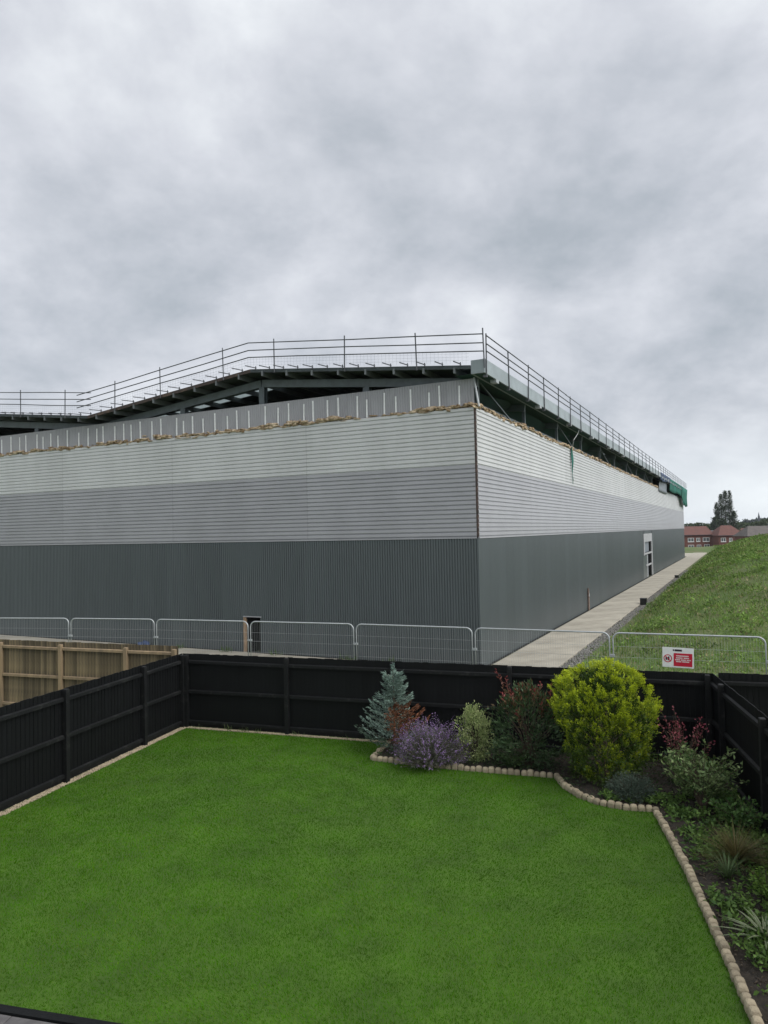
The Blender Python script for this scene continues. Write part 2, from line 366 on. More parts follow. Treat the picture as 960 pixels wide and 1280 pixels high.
# vertical dark sheets, 1 m cover each
ml = vsheet(.997, .04, Z_D-.055, 10, 'L').mesh('wall_sheet', M['clad_dark']); mr_ = vsheet(.997, .04, Z_D-.055, 10, 'R').mesh('wall_sheet', M['clad_dark'])
ms_ = vsheet(.997, 1.46, Z_D-.055, 10, 'L').mesh('wall_sheet', M['clad_dark'])
for k in range(55):
    if k == 9:
        link('wall_sheet', ms_, WH, (0, 9.03, 0))
        vsheet(.12, .04, 1.455, 1, 'L').build('wall_sheet', M['clad_dark'], WH, (0, 9.03, 0)); vsheet(.16, .04, 1.455, 2, 'L').build('wall_sheet', M['clad_dark'], WH, (0, 9.866, 0))
    else: link('wall_sheet', ml, WH, (0, .03+k, 0))
for k in range(95):
    s0 = .03+k
    if 44 <= k < 52: continue
    link('wall_sheet', mr_, WH, (s0, 0, 0))
vsheet(.35, .04, Z_D-.055, 4, 'R').build('wall_sheet', M['clad_dark'], WH, (44.03, 0, 0))
for k in range(8): vsheet(.95 if k else .6, 4.12, Z_D-.055, 9, 'R').build('wall_sheet', M['clad_dark'], WH, (44.4+k*.96 if k else 44.4, 0, 0)) if k < 7 else None
vsheet(.42, .04, Z_D-.055, 4, 'R').build('wall_sheet', M['clad_dark'], WH, (51.6, 0, 0))
# corner flashing, upper and lower
MB().box(-.03, .028, -.03, .028, Z_D, Z_L).build('corner_trim', M['corner'], WH)
MB().box(-.034, .028, -.034, .028, .03, Z_D-.055).build('corner_trim', M['clad_dark'], WH)
MB().box(-.02, .03, .03, DEP, -.03, .039).build('plinth', M['void'], WH); MB().box(.03, LEN, -.02, .03, -.03, .039).build('plinth', M['void'], WH)
# upper strip on the gable with its white bars
ml = vsheet(.997, Z_L-.12, Z_S, 10, 'L', .02).mesh('strip_sheet', M['strip'])
for k in range(55): link('strip_sheet', ml, WH, (.06, .03+k, 0))
mbars = [MB().box(-.025, .0, -.03, .03, Z_L-.06, Z_L+h).mesh('spacer_bar', M['bar']) for h in (.80, .84, .88, .90, .70)]
for k in range(70):
    link('spacer_bar', mbars[(k*7+k//3) % 5], WH, (.038, .62+.59*k+random.uniform(-.015, .015), random.uniform(-.02, .02)), (RAD(random.uniform(-1, 1)), 0, 0))
MB().obox((.04, .02, Z_S+.02), (-.03, -.16, Z_L), .06, .04).build('brace', M['galv'], WH)
# torn mineral wool along the stripped edge
phi = (1+5**.5)/2
ICO = unit(np.array([(-1,phi,0),(1,phi,0),(-1,-phi,0),(1,-phi,0),(0,-1,phi),(0,1,phi),(0,-1,-phi),(0,1,-phi),(phi,0,-1),(phi,0,1),(-phi,0,-1),(-phi,0,1)], float))
ICOF = np.array([(0,11,5),(0,5,1),(0,1,7),(0,7,10),(0,10,11),(1,5,9),(5,11,4),(11,10,2),(10,7,6),(7,1,8),(3,9,4),(3,4,2),(3,2,6),(3,6,8),(3,8,9),(4,9,5),(2,4,11),(6,2,10),(8,6,7),(9,8,1)])
def lumps(cen, scl, jit=.35, turn=6.28):
    n = len(cen); v = ICO[None]*(1+rng.uniform(-jit, jit, (n,12,1)))*scl[:,None,:] + rng.normal(0, .12, (n,12,3))*scl[:,None,:]
    a = rng.uniform(-turn/2, turn/2, n); ca, sa_ = np.cos(a)[:,None], np.sin(a)[:,None]
    v = np.stack([v[:,:,0]*ca - v[:,:,1]*sa_, v[:,:,0]*sa_ + v[:,:,1]*ca, v[:,:,2]], 2) + cen[:,None,:]
    return v.reshape(-1,3), (ICOF[None]+12*np.arange(n)[:,None,None]).reshape(-1,3)
def wool(n, length, face, x0=0.0):
    a = rng.uniform(x0, length, n); wav = .5+.5*np.sin(a*1.1+2*np.sin(a*.37))
    big = .5+.5*np.sin(a*2.9+3*np.sin(a*.83)); kp = rng.uniform(0, 1, n) < .30+.70*big; a = a[kp]; wav = wav[kp]*(.35+.65*big[kp]); n = len(a)
    z = Z_L + rng.normal(.02, .04, n) + .07*wav; o = -rng.uniform(-.03, .05+.05*wav, n)
    cen = np.stack([o, a, z], 1) if face == 'L' else np.stack([a, o, z], 1)
    la = rng.uniform(.05,.26,n); lb = rng.uniform(.02,.05,n); scl = np.stack([lb, la, rng.uniform(.012,.05,n)*(1+.5*wav)], 1) if face == 'L' else np.stack([la, lb, rng.uniform(.012,.05,n)*(1+.5*wav)], 1)
    v, f = lumps(cen, scl, .5, .35); tag(link('insulation', npmesh('insulation', v, f, M['insul']), WH), kind='stuff')
wool(2200, 54, 'L', -.05); wool(2400, 59, 'R', .0)
# portal roof: eave at t=0, ridge 9.2, valley 18.4 ...
BAY = 18.4
def zr(t):
    q = t % BAY; return 10.27 + .108*(q if q < BAY/2 else BAY-q)
XF = -.32
for g in range(3):
    for h in range(2):
        t0 = g*BAY + h*BAY/2 + .003; t1 = t0 + BAY/2 - .006
        z0, z1 = zr(t0), zr(t1); b = MB()
        # deck in strips along s; rooflight strips left open and filled below
        cuts = ([XF, 2.15, 2.65, 8.2, 9.0,] if h else [XF, 8.2, 9.0,]) + [19.2, 21.0, 31.2, 33.0, 43.2, 45.0, 55.2, 57, LEN+.2]
        for i in range(len(cuts)-1):
            x0, x1 = cuts[i], cuts[i+1]
            vs = [(x0,t0,z0-.06),(x1,t0,z0-.06),(x1,t1,z1-.06),(x0,t1,z1-.06),(x0,t0,z0),(x1,t0,z0),(x1,t1,z1),(x0,t1,z1)]
            fs = [(3,2,1,0),(4,5,6,7),(0,1,5,4),(1,2,6,5),(2,3,7,6),(3,0,4,7)]
            if i % 2 == 0: b.add(vs, fs)
            else: MB().add(vs, fs).build('rooflight', M['rooflight'], WH)
        b.build('roof_deck', M['deck'], WH)
        # weathered verge edge
        MB().obox((XF-.02, t0, z0-.05), (XF-.02, t1, z1-.05), .035, .13).build('verge_trim', M['rust_edge'] if h else M['deck'], WH)
        # purlins with projecting ends
        npur = 8
        mp = MB().box(XF-.06, LEN, -.035, .035, -.26, -.065).mesh('purlin', M['purlin'])
        for k in range(npur):
            t = t0 + (k+.5)*(t1-t0)/npur; link('purlin', mp, WH, (0, t, zr(t)))
        # rafters of each frame
        for fx in [.45+6*i for i in range(10)]:
            MB().obox((fx, t0+.02, z0-.43), (fx, t1-.02, z1-.43), .18, .30).build('rafter', M['steel_dark'], WH)
    # gable columns
    for t in (4.4, 9.2, 13.4, 18.38):
        tt = g*BAY + t
        col_ = MB(); zt = zr(tt)-.585
        col_.box(.36, .40, tt-.13, tt+.13, -.05, zt); col_.box(.56, .60, tt-.13, tt+.13, -.05, zt); col_.box(.40, .56, tt-.02, tt+.02, -.05, zt)
        col_.build('column', M['steel_dark'], WH)
# side columns in the open slot below the eave
mcol = MB().box(-.06, .06, .15, .27, -.05, 10.0).mesh('column', M['steel_dark'])
for i in range(16): link('column', mcol, WH, (.9+6*i, 0, 0))
MB().box(.2, LEN, .30, .42, 9.15, 9.27).build('sheeting_rail', M['steel_dark'], WH)
for i in range(0, 9): MB().obox((1.1+12*i, .2, 10.0), (5.4+12*i, .2, 9.0), .05, .05).build('brace', M['steel_dark'], WH)
# eaves: box gutter and soffit
for k in range(16):
    x0 = -.36+6*k; g_ = MB()
    x1 = min(x0+5.985, LEN+.6)
    g_.box(x0, x1, -.50, -.46, 9.98, 10.46); g_.box(x0, x1, -.46, -.02, 9.98, 10.02)
    if k == 0: g_.box(x0, x0+.03, -.458, -.02, 10.022, 10.44)
    g_.build('gutter', M['fascia'], WH)
    if k % 1 == 0: MB().box(x0+1.2, x0+1.5, -.52, -.30, 9.86, 9.975).build('gutter_bracket', M['galv'], WH)
MB().add([(-.3,-.45,9.97),(LEN,-.45,9.97),(LEN,.6,10.0),(-.3,.6,10.0)], [(0,1,2,3)]).build('soffit', M['soffit'], WH)
# safety netting slung inside, just behind the open slot
nn = 120; vs = []; fs = []
for i in range(nn+1):
    x = .7 + i*(LEN-1.2)/nn
    for j, (yy, zz) in enumerate(((.5, 9.95), (1.1, 9.4), (1.3, 8.7), (1.25, 8.0))): vs.append((x, yy+.12*math.sin(i*.9+j), zz-.1*math.sin(i*.6)))
for i in range(nn):
    for j in range(3): fs.append((i*4+j, i*4+j+1, (i+1)*4+j+1, (i+1)*4+j))
MB().add(vs, fs).build('safety_net', M['soffit'], WH, smooth=True)
# small opening in the gable foot
d = MB(); d.box(.02, .9, 9.16, 9.19, .0, 1.44); d.box(.02, .9, 9.83, 9.86, .0, 1.44); d.box(.02, .9, 9.16, 9.86, 1.41, 1.44); d.box(.9, .93, 9.1, 9.92, 0, 1.44)
d.build('doorway', M['void'], WH)
MB().box(-.06, .02, 9.84, 9.96, .0, 1.40).build('door_post', M['brownwood'], WH)
MB().box(-.07, .02, 9.08, 9.98, 1.42, 1.455).build('door_head', M['clad_mid'], WH)
# tall service opening in the long side
o_ = MB(); o_.box(44.38, 51.6, 2.4, 2.45, 0, 4.2); o_.box(44.36, 44.38, .13, 2.4, 0, 4.2); o_.box(51.6, 51.62, .13, 2.4, 0, 4.2); o_.box(44.4, 51.6, .13, 2.4, 4.12, 4.16)
o_.build('loading_bay', M['void'], WH)
bx = lambda n, m_, *a: MB().box(*a).build(n, M[m_], WH)
bx('door_panel', 'white_paint', 44.45, 51.0, -.10, -.03, 3.35, 4.11)
bx('door_panel', 'grey_panel', 45.6, 49.4, .06, .10, 2.40, 3.35)
bx('door_frame', 'white_paint', 44.5, 45.15, -.10, -.02, 2.15, 3.34)
bx('door_frame', 'white_paint', 45.17, 50.5, -.09, -.02, 2.20, 2.36)
bx('door_frame', 'white_paint', 50.6, 51.2, -.09, .0, .05, 3.34)
bx('door_frame', 'galv', 47.0, 47.5, -.04, .02, .05, 2.14)
bx('door_frame', 'white_paint', 46.2, 50.38, -.07, -.01, 1.10, 1.26)
bx('door_panel', 'clad_dark', 44.4, 47.0, -.02, .02, .05, 2.1)
bx('door_panel', 'grey_panel', 47.5, 49.0, .10, .13, .05, 2.3)

# scrap against the wall and the boxes by the path
def wpt(s, t, z=0.0): return (CO[0]+s*U[0]+t*LV[0], CO[1]+s*U[1]+t*LV[1], z)
sp = empty('broken_post', wpt(18.4, -.10, .03), RZ); tag(sp, 'short rusty broken post standing against the long dark wall', 'post')
MB().add([(-.10,-.03,0),(.10,-.03,0),(.10,.03,0),(-.10,.03,0),(-.09,-.03,.7),(.12,-.03,.7),(.12,.03,.7),(-.09,.03,.7),(-.13,-.03,1.28),(.04,-.03,1.15),(.04,.03,1.15),(-.13,.03,1.28)],
         [(3,2,1,0),(0,1,5,4),(1,2,6,5),(2,3,7,6),(3,0,4,7),(4,5,9,8),(5,6,10,9),(6,7,11,10),(7,4,8,11),(8,9,10,11)]).build('shaft', M['rust'], sp)
MB().box(-.06, .06, -.05, -.032, .78, .95).build('plate', M['white_paint'], sp)
def tub(loc, w, h, label):
    r = empty('drain_box', loc, RZ); tag(r, label, 'box')
    b = MB(); b.box(-w/2, w/2, -w/2, -w/2+.02, 0, h); b.box(-w/2, w/2, w/2-.02, w/2, 0, h); b.box(-w/2, -w/2+.02, -w/2+.02, w/2-.02, 0, h); b.box(w/2-.02, w/2, -w/2+.02, w/2-.02, 0, h); b.box(-w/2+.02, w/2-.02, -w/2+.02, w/2-.02, 0, .02)
    b.build('body', M['black_plastic'], r)
    q = MB(); q.box(-w/2-.015, w/2+.015, -w/2-.015, w/2+.015, h, h+.03); q.build('lid', M['black_plastic'], r)
x_, y_ = from_sw(22.8, 2.52); tub((x_, y_, float(hground(x_, y_))), .36, .40, 'black square plastic box at the edge of the concrete path')
x_, y_ = from_sw(47.6, 2.50); tub((x_, y_, float(hground(x_, y_))), .34, .26, 'low black box further along the path opposite the tall opening')
bl = empty('tarpaulin_bundle', wpt(-.5, 14.9, .034)); tag(bl, 'crumpled blue tarpaulin bundle on the concrete by the gable wall', 'tarpaulin')
v, f = lumps(rng.normal(0, .11, (9,3))*[1,1,.3]+[0,0,.09], np.full((9,3), .11)); v[:,2] = np.maximum(v[:,2], 0)
link('cloth', npmesh('cloth', v, f, M['blue_tarp'], smooth=True), bl)

# debris nets and tarpaulin at the far eave, torn strip nearer
def curtain(name, s0, s1, ztop, zbot, m_, label, cat, ripple=.06, yb=-.54, n=60):
    vs = []; fs = []; nz = 5
    for i in range(n+1):
        a = i/n; s = s0+(s1-s0)*a; zb = zbot(a) if callable(zbot) else zbot
        for j in range(nz):
            b = j/(nz-1); z = ztop+(zb-ztop)*b
            vs.append((s-s0, yb+(.16*b if b < .5 else .08)+ripple*math.sin(s*2.1+j*.6)*b, z-ztop))
    for i in range(n):
        for j in range(nz-1): fs.append((i*nz+j, i*nz+j+1, (i+1)*nz+j+1, (i+1)*nz+j))
    o = MB().add(vs, fs).build(name, M[m_], None, wpt(s0, 0, ztop), (0, 0, RZ), smooth=True)
    md = o.modifiers.new('thickness', 'SOLIDIFY'); md.thickness = .012
    return tag(o, label, cat)
curtain('debris_net', 68.0, 91.0, 10.44, lambda a: 9.0-.25*math.sin(a*9)*.4, 'green_net', 'long green debris net hung from the far gutter', 'net')
curtain('debris_net', 86.0, 96.4, 10.36, lambda a: 7.75+.1*math.sin(a*7) if a > .12 else 8.6, 'green_net', 'longest green net drop wrapping the far corner of the warehouse', 'net', yb=-.60)
curtain('tarpaulin', 57.0, 68.6, 10.48, lambda a: 9.75-.12*math.sin(a*6), 'blue_tarp', 'blue tarpaulin draped over the gutter beside the green nets', 'tarpaulin', yb=-.56)
curtain('loose_panel', 59.0, 67.5, 9.9, 8.55, 'grey_panel', 'grey sheet hanging under the blue tarpaulin', 'panel', ripple=.015, yb=-.2)
tn = empty('torn_net', wpt(15.0, -.12, 7.05), RZ); tag(tn, 'torn strip of green net dangling over the pale side wall', 'net')
vs = []; fs = []
for i in range(9):
    a = i/8; wd = .02+.20*a**1.3; vs += [(-wd+.06*math.sin(i), -.02*math.sin(i*1.7), a*1.95), (wd+.05*math.sin(i*1.3), .03*math.sin(i), a*1.95)]
for i in range(8): fs.append((2*i, 2*i+1, 2*i+3, 2*i+2))
o = MB().add(vs, fs).build('strip', M['green_net'], tn); md = o.modifiers.new('thickness', 'SOLIDIFY'); md.thickness = .02
MB().tube([(0,-.02,1.9),(-.1,-.1,2.3),(.35,-.25,2.7),(.5,-.40,3.3)], .017, 5).build('rope', M['wire'], tn)

# ------------------------------------------------------------------ edge protection rails on the roof
gr = empty('guard_rail', wpt(0, 0, 10.25), RZ); tag(gr, 'scaffold guard rail following the peaks of the open gable roof', 'guard rail')
ZB = 10.25; GXF = XF-.10
for t in [-.52, 1.95, 4.86, 8.0, 10.5, 13.9, 16.6, 19.8, 22.9, 26.0, 29.2, 32.3]:
    lean = random.uniform(-.05, .05); zt = zr(max(t, 0)); top = 1.18 if t > 0 else 1.2
    MB().tube([(GXF, t, zt-.15-ZB), (GXF+lean*.3, t+lean, zt+top-ZB)], .024).build('post', M['tube'], gr)
def slope_rail(t0, t1, dz, ext0=0, ext1=0):
    z0, z1 = zr(t0+1e-4), zr(t1-1e-4); k = (z1-z0)/(t1-t0)
    pts = [(GXF-.045, t0-ext0, z0-k*ext0+dz-ZB), (GXF-.045, t1+ext1, z1+k*ext1+dz-ZB)]
    mid = [(GXF-.045, t0+(t1-t0)*q, z0+(z1-z0)*q+dz-ZB+random.uniform(-.02, .02)) for q in (.25, .5, .75)]
    MB().tube([pts[0]]+mid+[pts[1]], .021).build('rail', M['tube'], gr)
for dz in (.46, .74, 1.04):
    slope_rail(0, BAY/2, dz, .52, 0); slope_rail(BAY/2, BAY, dz, 0, .55); slope_rail(BAY, BAY*1.5, dz, .35, 0); slope_rail(BAY*1.5, BAY*2, dz, 0, 0)
# short stays and toe brackets
for k in range(50):
    t = .35+.66*k; zt = zr(t)-ZB
    MB().obox((GXF+.05, t, zt-.02), (GXF+.05, t, zt+.12), .03, .03, (1,0,0)).build('bracket', M['tube'], gr)
    MB().obox((GXF+.10, t, zt+.06), (GXF-.60, t, zt+.015), .03, .03, (0,0,1)).build('toe_arm', M['tube'], gr)
nw = MB()
for k in range(230):
    t = .1+.145*k; zt = zr(t)-ZB; nw.obox((GXF-.05, t, zt+.05), (GXF-.05, t, zt+.45), .004, .004, (1,0,0))
for dz in (.16, .27, .38):
    for hb in range(4): nw.obox((GXF-.05, hb*BAY/2, zr(hb*BAY/2)+dz-ZB), (GXF-.05, (hb+1)*BAY/2, zr((hb+1)*BAY/2)+dz-ZB), .004, .004)
tag(nw.build('edge_mesh', M['net_fine'], gr), kind='stuff')
g2 = empty('guard_rail', wpt(0, -.53, 9.86), RZ); tag(g2, 'straight scaffold guard rail along the long gutter', 'guard rail')
mpost = MB().tube([(0,0,0),(0,0,1.45)], .024).mesh('post', M['tube']); mclamp = MB().box(-.05, .05, -.02, .10, .04, .10).mesh('clamp', M['tube'])
for k in range(37):
    x = -.25+2.62*k; link('post', mpost, g2, (x, 0, 0), (RAD(random.uniform(-1.2, 1.2)), RAD(random.uniform(-1.2, 1.2)), 0)); link('clamp', mclamp, g2, (x, .0, -.06))
for z in (.83, 1.08, 1.36):
    for k in range(16):
        a = -.35+6*k; MB().tube([(a, -.045, z+random.uniform(-.015, .015)), (min(a+6.2, 96), -.045, z+random.uniform(-.015, .015))], .021).build('rail', M['tube'], g2)

# ------------------------------------------------------------------ mesh site-fence panels
HP = [(-14.0, 24.75), (-10.70, 24.09), (-7.55, 23.30), (-4.27, 22.2), (-.93, 21.03), (2.40, 19.65), (5.74, 18.24), (9.05, 16.95), (12.3, 15.6)]
HL = ['seen over the far end of the brown fence', 'seen over the brown fence beside the blue bundle', 'ending at the brown post of the small doorway', 'standing in front of the small doorway in the gable wall', 'directly in front of the gable wall beside the warehouse corner', 'crossing the start of the concrete path', 'carrying the red and white sign on the grass bank', 'at the foot of the grass bank beyond the sign panel']
def heras(p0, p1, lab, k):
    p0 = np.array(p0); p1 = np.array(p1); d = p1-p0; Lw = np.linalg.norm(d)-.09; d /= np.linalg.norm(d)
    a = p0 + d*.045; r = empty('mesh_fence_panel', (a[0], a[1], float(hground(*a))), math.atan2(d[1], d[0]))
    tag(r, 'galvanised mesh fence panel '+lab, 'fence panel', 'mesh site fence panels')
    R_ = .17; H_ = 2.06; B_ = .12
    arc0 = [(R_-R_*math.cos(q), 0, H_-R_+R_*math.sin(q)) for q in np.linspace(0, math.pi/2, 6)]
    arc1 = [(Lw-x, y, z) for (x, y, z) in arc0[::-1]]
    MB().tube([(0,0,.0)]+arc0+arc1+[(Lw,0,.0)], .021, 8).build('frame', M['galv'], r, smooth=True)
    MB().tube([(.02,0,B_+.05),(Lw-.02,0,B_+.05)], .016, 6).build('bottom_rail', M['galv'], r)
    w = MB(); nvw = int(Lw/.062)
    for i in range(1, nvw):
        x = Lw*i/nvw; tz = H_ if R_ < x < Lw-R_ else H_-R_+math.sqrt(max(0, R_*R_-(R_-min(x, Lw-x))**2)); w.obox((x, .006, B_+.06), (x, .006, tz), .0032, .0032, (0,1,0))
    for z in (.45, .78, 1.12, 1.45, 1.72): w.obox((.02, -.004, z), (Lw-.02, -.004, z), .005, .005)
    tag(w.build('wire_mesh', M['wire'], r), kind='stuff')
    for z in (.55, 1.45): MB().box(-.10, .035, -.035, .035, z, z+.06).build('clamp', M['galv'], r)
    MB().bev(-.12, .03, -.30, .30, -.02, .13, .03).build('foot', M['gravel_grey'], r)
    return r
for k in range(len(HP)-1): heras(HP[k], HP[k+1], HL[k], k)
# the sign on the sixth panel
p0 = np.array(HP[6]); p1 = np.array(HP[7]); dd = (p1-p0)/np.linalg.norm(p1-p0); nrm = np.array([dd[1], -dd[0]])
sgp = p0 + dd*1.57 + nrm*.035
sg = empty('warning_sign', (sgp[0], sgp[1], 1.44), math.atan2(dd[1], dd[0])); sg.rotation_euler[1] = RAD(1.5)
tag(sg, 'red and white prohibition notice hung on the mesh fence', 'sign')
W_, H_ = .72, .49
MB().box(-W_/2, W_/2, 0, .008, -H_/2, H_/2).build('board', M['sign_white'], sg)
rp = MB().box(-.10, W_/2-.035, -.003, -.0005, -H_/2+.035, H_/2-.135).build('red_panel', M['sign_red'], sg)
tx = MB()
for zc_, words in ((.045, [(-.045, .25)]), (-.005, [(-.045, .105), (.13, .25)]), (-.052, [(-.065, .05), (.065, .185), (.20, .29)]), (-.095, [(-.045, .085), (.10, .255)])):
    for (a, b) in words:
        x = a
        while x < b-.012:
            wl_ = random.uniform(.010, .020); tx.box(x, min(x+wl_, b), -.006, -.0035, zc_-.013, zc_+.013); x += wl_+.006
tx.build('lettering', M['sign_white'], rp)
lg = MB(); lg.box(-.12, -.085, -.003, -.0005, H_/2-.085, H_/2-.045); lg.box(-.075, .09, -.003, -.0005, H_/2-.090, H_/2-.042); lg.build('logo', M['sign_black'], sg)
ring = MB(); n = 24; cx_, cz_ = -.235, -.03
for i in range(n):
    a0 = 2*math.pi*i/n; a1 = 2*math.pi*(i+1)/n
    q = [(cx_+r_*math.cos(a), -.004, cz_+r_*math.sin(a)) for a, r_ in ((a0,.098),(a1,.098),(a1,.078),(a0,.078))]
    ring.add(q, [(0,1,2,3)])
ring.obox((cx_-.06, -.0045, cz_+.06), (cx_+.06, -.0045, cz_-.06), .018, .002, (0,1,0))
ring.build('prohibition_ring', M['sign_red'], sg)
fg = MB(); fg.box(-.05+cx_, -.015+cx_, -.0042, -.002, cz_-.04, cz_+.03); fg.box(.0+cx_, .04+cx_, -.0042, -.002, cz_-.045, cz_+.045); fg.build('pictogram', M['sign_black'], sg)

# ------------------------------------------------------------------ garden fences
def fence(name, label, A, B, H, posts, bm, pm, rm, seed, bw=.102, rails=(.16, .90, 1.62), grp=None, tilt=4.5, capz=.0):
    """boards on the far side (left of A->B), rails and posts facing the viewer (right of A->B)"""
    A = np.array(A); B = np.array(B); d = B-A; Ln = np.linalg.norm(d); d /= Ln; rr = random.Random(seed)
    r = empty(name, (A[0], A[1], -.02), math.atan2(d[1], d[0])); tag(r, label, 'fence', grp)
    base = [MB().add([(0,0,0),(bw+.022,0,0),(bw+.022,.008,0),(0,.018,0),(0,0,h),(bw+.022,0,h),(bw+.022,.008,h),(0,.018,h)],
                     [(3,2,1,0),(4,5,6,7),(0,1,5,4),(1,2,6,5),(2,3,7,6),(3,0,4,7)]).mesh('board', bm) for h in (H-.05, H-.045, H-.055)]
    n = int(Ln/bw)
    for i in range(n):
        link('board', base[rr.randrange(3)], r, (i*Ln/n, .006+rr.uniform(-.002, .002), .06), (0, RAD(rr.uniform(-.25, .25)), RAD(tilt+rr.uniform(-1.2, 1.2))))
    MB().box(0, Ln, -.004, .003, .04, .13).build('gravel_board', rm, r)
    ps = [0]+list(posts)+[Ln]; ps = sorted(set(ps))
    for i in range(len(ps)-1):
        a, b = ps[i]+.045, ps[i+1]-.045
        if b-a < .1: continue
        for z in rails:
            h = .038; e0 = rr.uniform(-.008, .008); e1 = rr.uniform(-.008, .008)
            MB().add([(a,-.055,z-h+e0),(b,-.055,z-h+e1),(b,-.005,z-h+e1),(a,-.005,z-h+e0),(a,-.055,z+h*.6+e0),(b,-.055,z+h*.6+e1),(b,-.005,z+h+e1),(a,-.005,z+h+e0)],
                     [(3,2,1,0),(4,5,6,7),(0,1,5,4),(1,2,6,5),(2,3,7,6),(3,0,4,7)]).build('rail', rm, r)
    for p in posts:
        q = MB(); q.bev(-.048, .048, -.10, -.006, -.03, H-.0+capz, .012); q.build('post', pm, r, (p, 0, rr.uniform(-.01, .01)))
    return r
FA = (-5.06, 17.66); FB = (6.35, 13.99); FC = (4.75, 6.3); FD = (-8.55, 6.35)
fd = np.array(FB)-np.array(FA); fl = np.linalg.norm(fd)
fence('garden_fence', 'black board fence across the back of the lawn behind the shrubs', FA, FB, 1.8, [.14, 2.85, 5.45, 8.05, 11.9], M['fence_black'], M['rail_black'], M['rail_black'], 1)
LFL = np.linalg.norm(np.array(FA)-np.array(FD))
fence('garden_fence', 'black board fence along the lawn side in front of the brown fence', FD, FA, 1.8, [LFL-x for x in (9.2, 6.6, 4.05, 1.62, .10)][::1], M['fence_black'], M['rail_black'], M['rail_black'], 2)
RFL = np.linalg.norm(np.array(FB)-np.array(FC))
fence('garden_fence', 'black board fence behind the long planting bed and striped spiky plant', FB, FC, 1.8, [.9, 3.3, 5.7], M['fence_black'], M['rail_black'], M['rail_black'], 3)
fence('neighbour_fence', 'black fence of the next garden beyond the corner post', (6.50, 14.03), (10.3, 12.85), 1.8, [1.8, 3.6], M['fence_black'], M['rail_black'], M['rail_black'], 4)
BA = (-13.0, 20.65); BB = (-5.28, 17.98)
bd = np.array(BB)-np.array(BA); bln = np.linalg.norm(bd)
def along(p): return float((np.array(p)-np.array(BA))@bd/bln)
fence('neighbour_fence', 'weathered unpainted brown board fence beyond the black fence', BA, BB, 1.93, [along((-10.69, 19.91)), along((-8.72, 19.21)), along((-6.71, 18.54)), bln-.06], M['fence_brown'], M['post_brown'], M['post_brown'], 5, rails=(.2, 1.0, 1.76), capz=-.06, tilt=7.5)

# ------------------------------------------------------------------ lawn, bed, edging, patio
EDGE = [(.02, 15.80), (-.35, 14.76), (1.15, 14.14), (2.06, 13.83), (3.14, 13.50), (3.16, 12.98), (3.30, 12.50), (3.54, 12.15), (3.90, 11.92), (4.36, 11.82), (4.01, 9.74), (3.66, 8.07), (3.39, 6.79), (3.0, 4.9)]
fdn = fd/fl; inb = np.array([fdn[1], -fdn[0]])   # towards the lawn from the back fence
lfd = (np.array(FA)-np.array(FD))/LFL; inl = np.array([lfd[1], -lfd[0]])
def isect(p, d, q, e):
    A_ = np.array([[d[0], -e[0]], [d[1], -e[1]]]); k = np.linalg.solve(A_, np.array(q)-np.array(p)); return np.array(p)+d*k[0]
pd = np.array([.972, -.235]); pp = np.array([-3.97, 7.29])     # patio edge line
c_bl = isect(np.array(FA)+inb*.12, fdn, np.array(FA)+inl*.15, lfd)
c_be = isect(np.array(FA)+inb*.12, fdn, np.array(EDGE[0]), np.array([.3, .95]))
c_pl = isect(pp, pd, np.array(FA)+inl*.15, lfd); c_pr = isect(pp, pd, np.array(EDGE[-2]), np.array(EDGE[-1])-np.array(EDGE[-2]))
LAWN = [c_pl, c_pr]+[np.array(e) for e in EDGE[::-1][1:]]+[c_be, c_bl]
LAWN = np.array(LAWN)
def inside(poly, X, Y):
    r = np.zeros(len(X), bool); n = len(poly); j = n-1
    for i in range(n):
        xi, yi = poly[i]; xj, yj = poly[j]
        cnd = ((yi > Y) != (yj > Y)) & (X < (xj-xi)*(Y-yi)/(yj-yi+1e-12)+xi); r ^= cnd; j = i
    return r
lawn_me = bpy.data.meshes.new('lawn'); lawn_me.from_pydata([(x, y, 0) for x, y in LAWN], [], [tuple(range(len(LAWN)))]); lawn_me.materials.append(M['turf_base'])
lawn = link('lawn', lawn_me); tag(lawn, kind='structure')
NB = 620000
bx0, by0 = LAWN.min(0); bx1, by1 = LAWN.max(0)
X = rng.uniform(bx0, bx1, NB); u_ = rng.uniform(0, 1, NB); Y = by0+(by1-by0)*u_**1.25
k = inside(LAWN, X, Y); X = X[k]; Y = Y[k]; n = len(X)
sc_ = .8+.045*(Y-6)
lean = np.stack([.35*np.sin(X*.9+1.1*np.sin(Y*.7))+.25*np.sin(Y*1.9+X*1.3), -.25+.35*np.cos(Y*.8+X*.5), np.full(n, .0)], 1)
D = unit(np.stack([rng.normal(0, .55, n), rng.normal(0, .55, n), np.full(n, 1.0)], 1)+lean)
Ln = rng.uniform(.022, .042, n)[:,None]; Wd = (rng.uniform(.0035, .006, n)*sc_)[:,None]
S_ = unit(np.cross(D, rng.normal(size=(n,3)))); P = np.stack([X, Y, np.zeros(n)], 1)
V = np.empty((n,3,3)); V[:,0] = P-S_*Wd/2; V[:,1] = P+S_*Wd/2; V[:,2] = P+D*Ln
tone = rng.uniform(.72, 1.3, n)[:,None]; patch_ = .5+.25*np.sin(X*1.7+2.1*np.sin(Y*.8))+.25*np.sin(Y*2.3+1.4*np.sin(X*1.1)); br = (rng.uniform(0, 1, n) < .03+.20*np.clip(patch_, 0, 1)**1.5)[:,None]; tone = tone*(.90+.22*np.clip(patch_, 0, 1))[:,None]
C = np.where(br, np.array([[.105, .178, .014]]), np.array([[.050, .166, .001]]))*tone
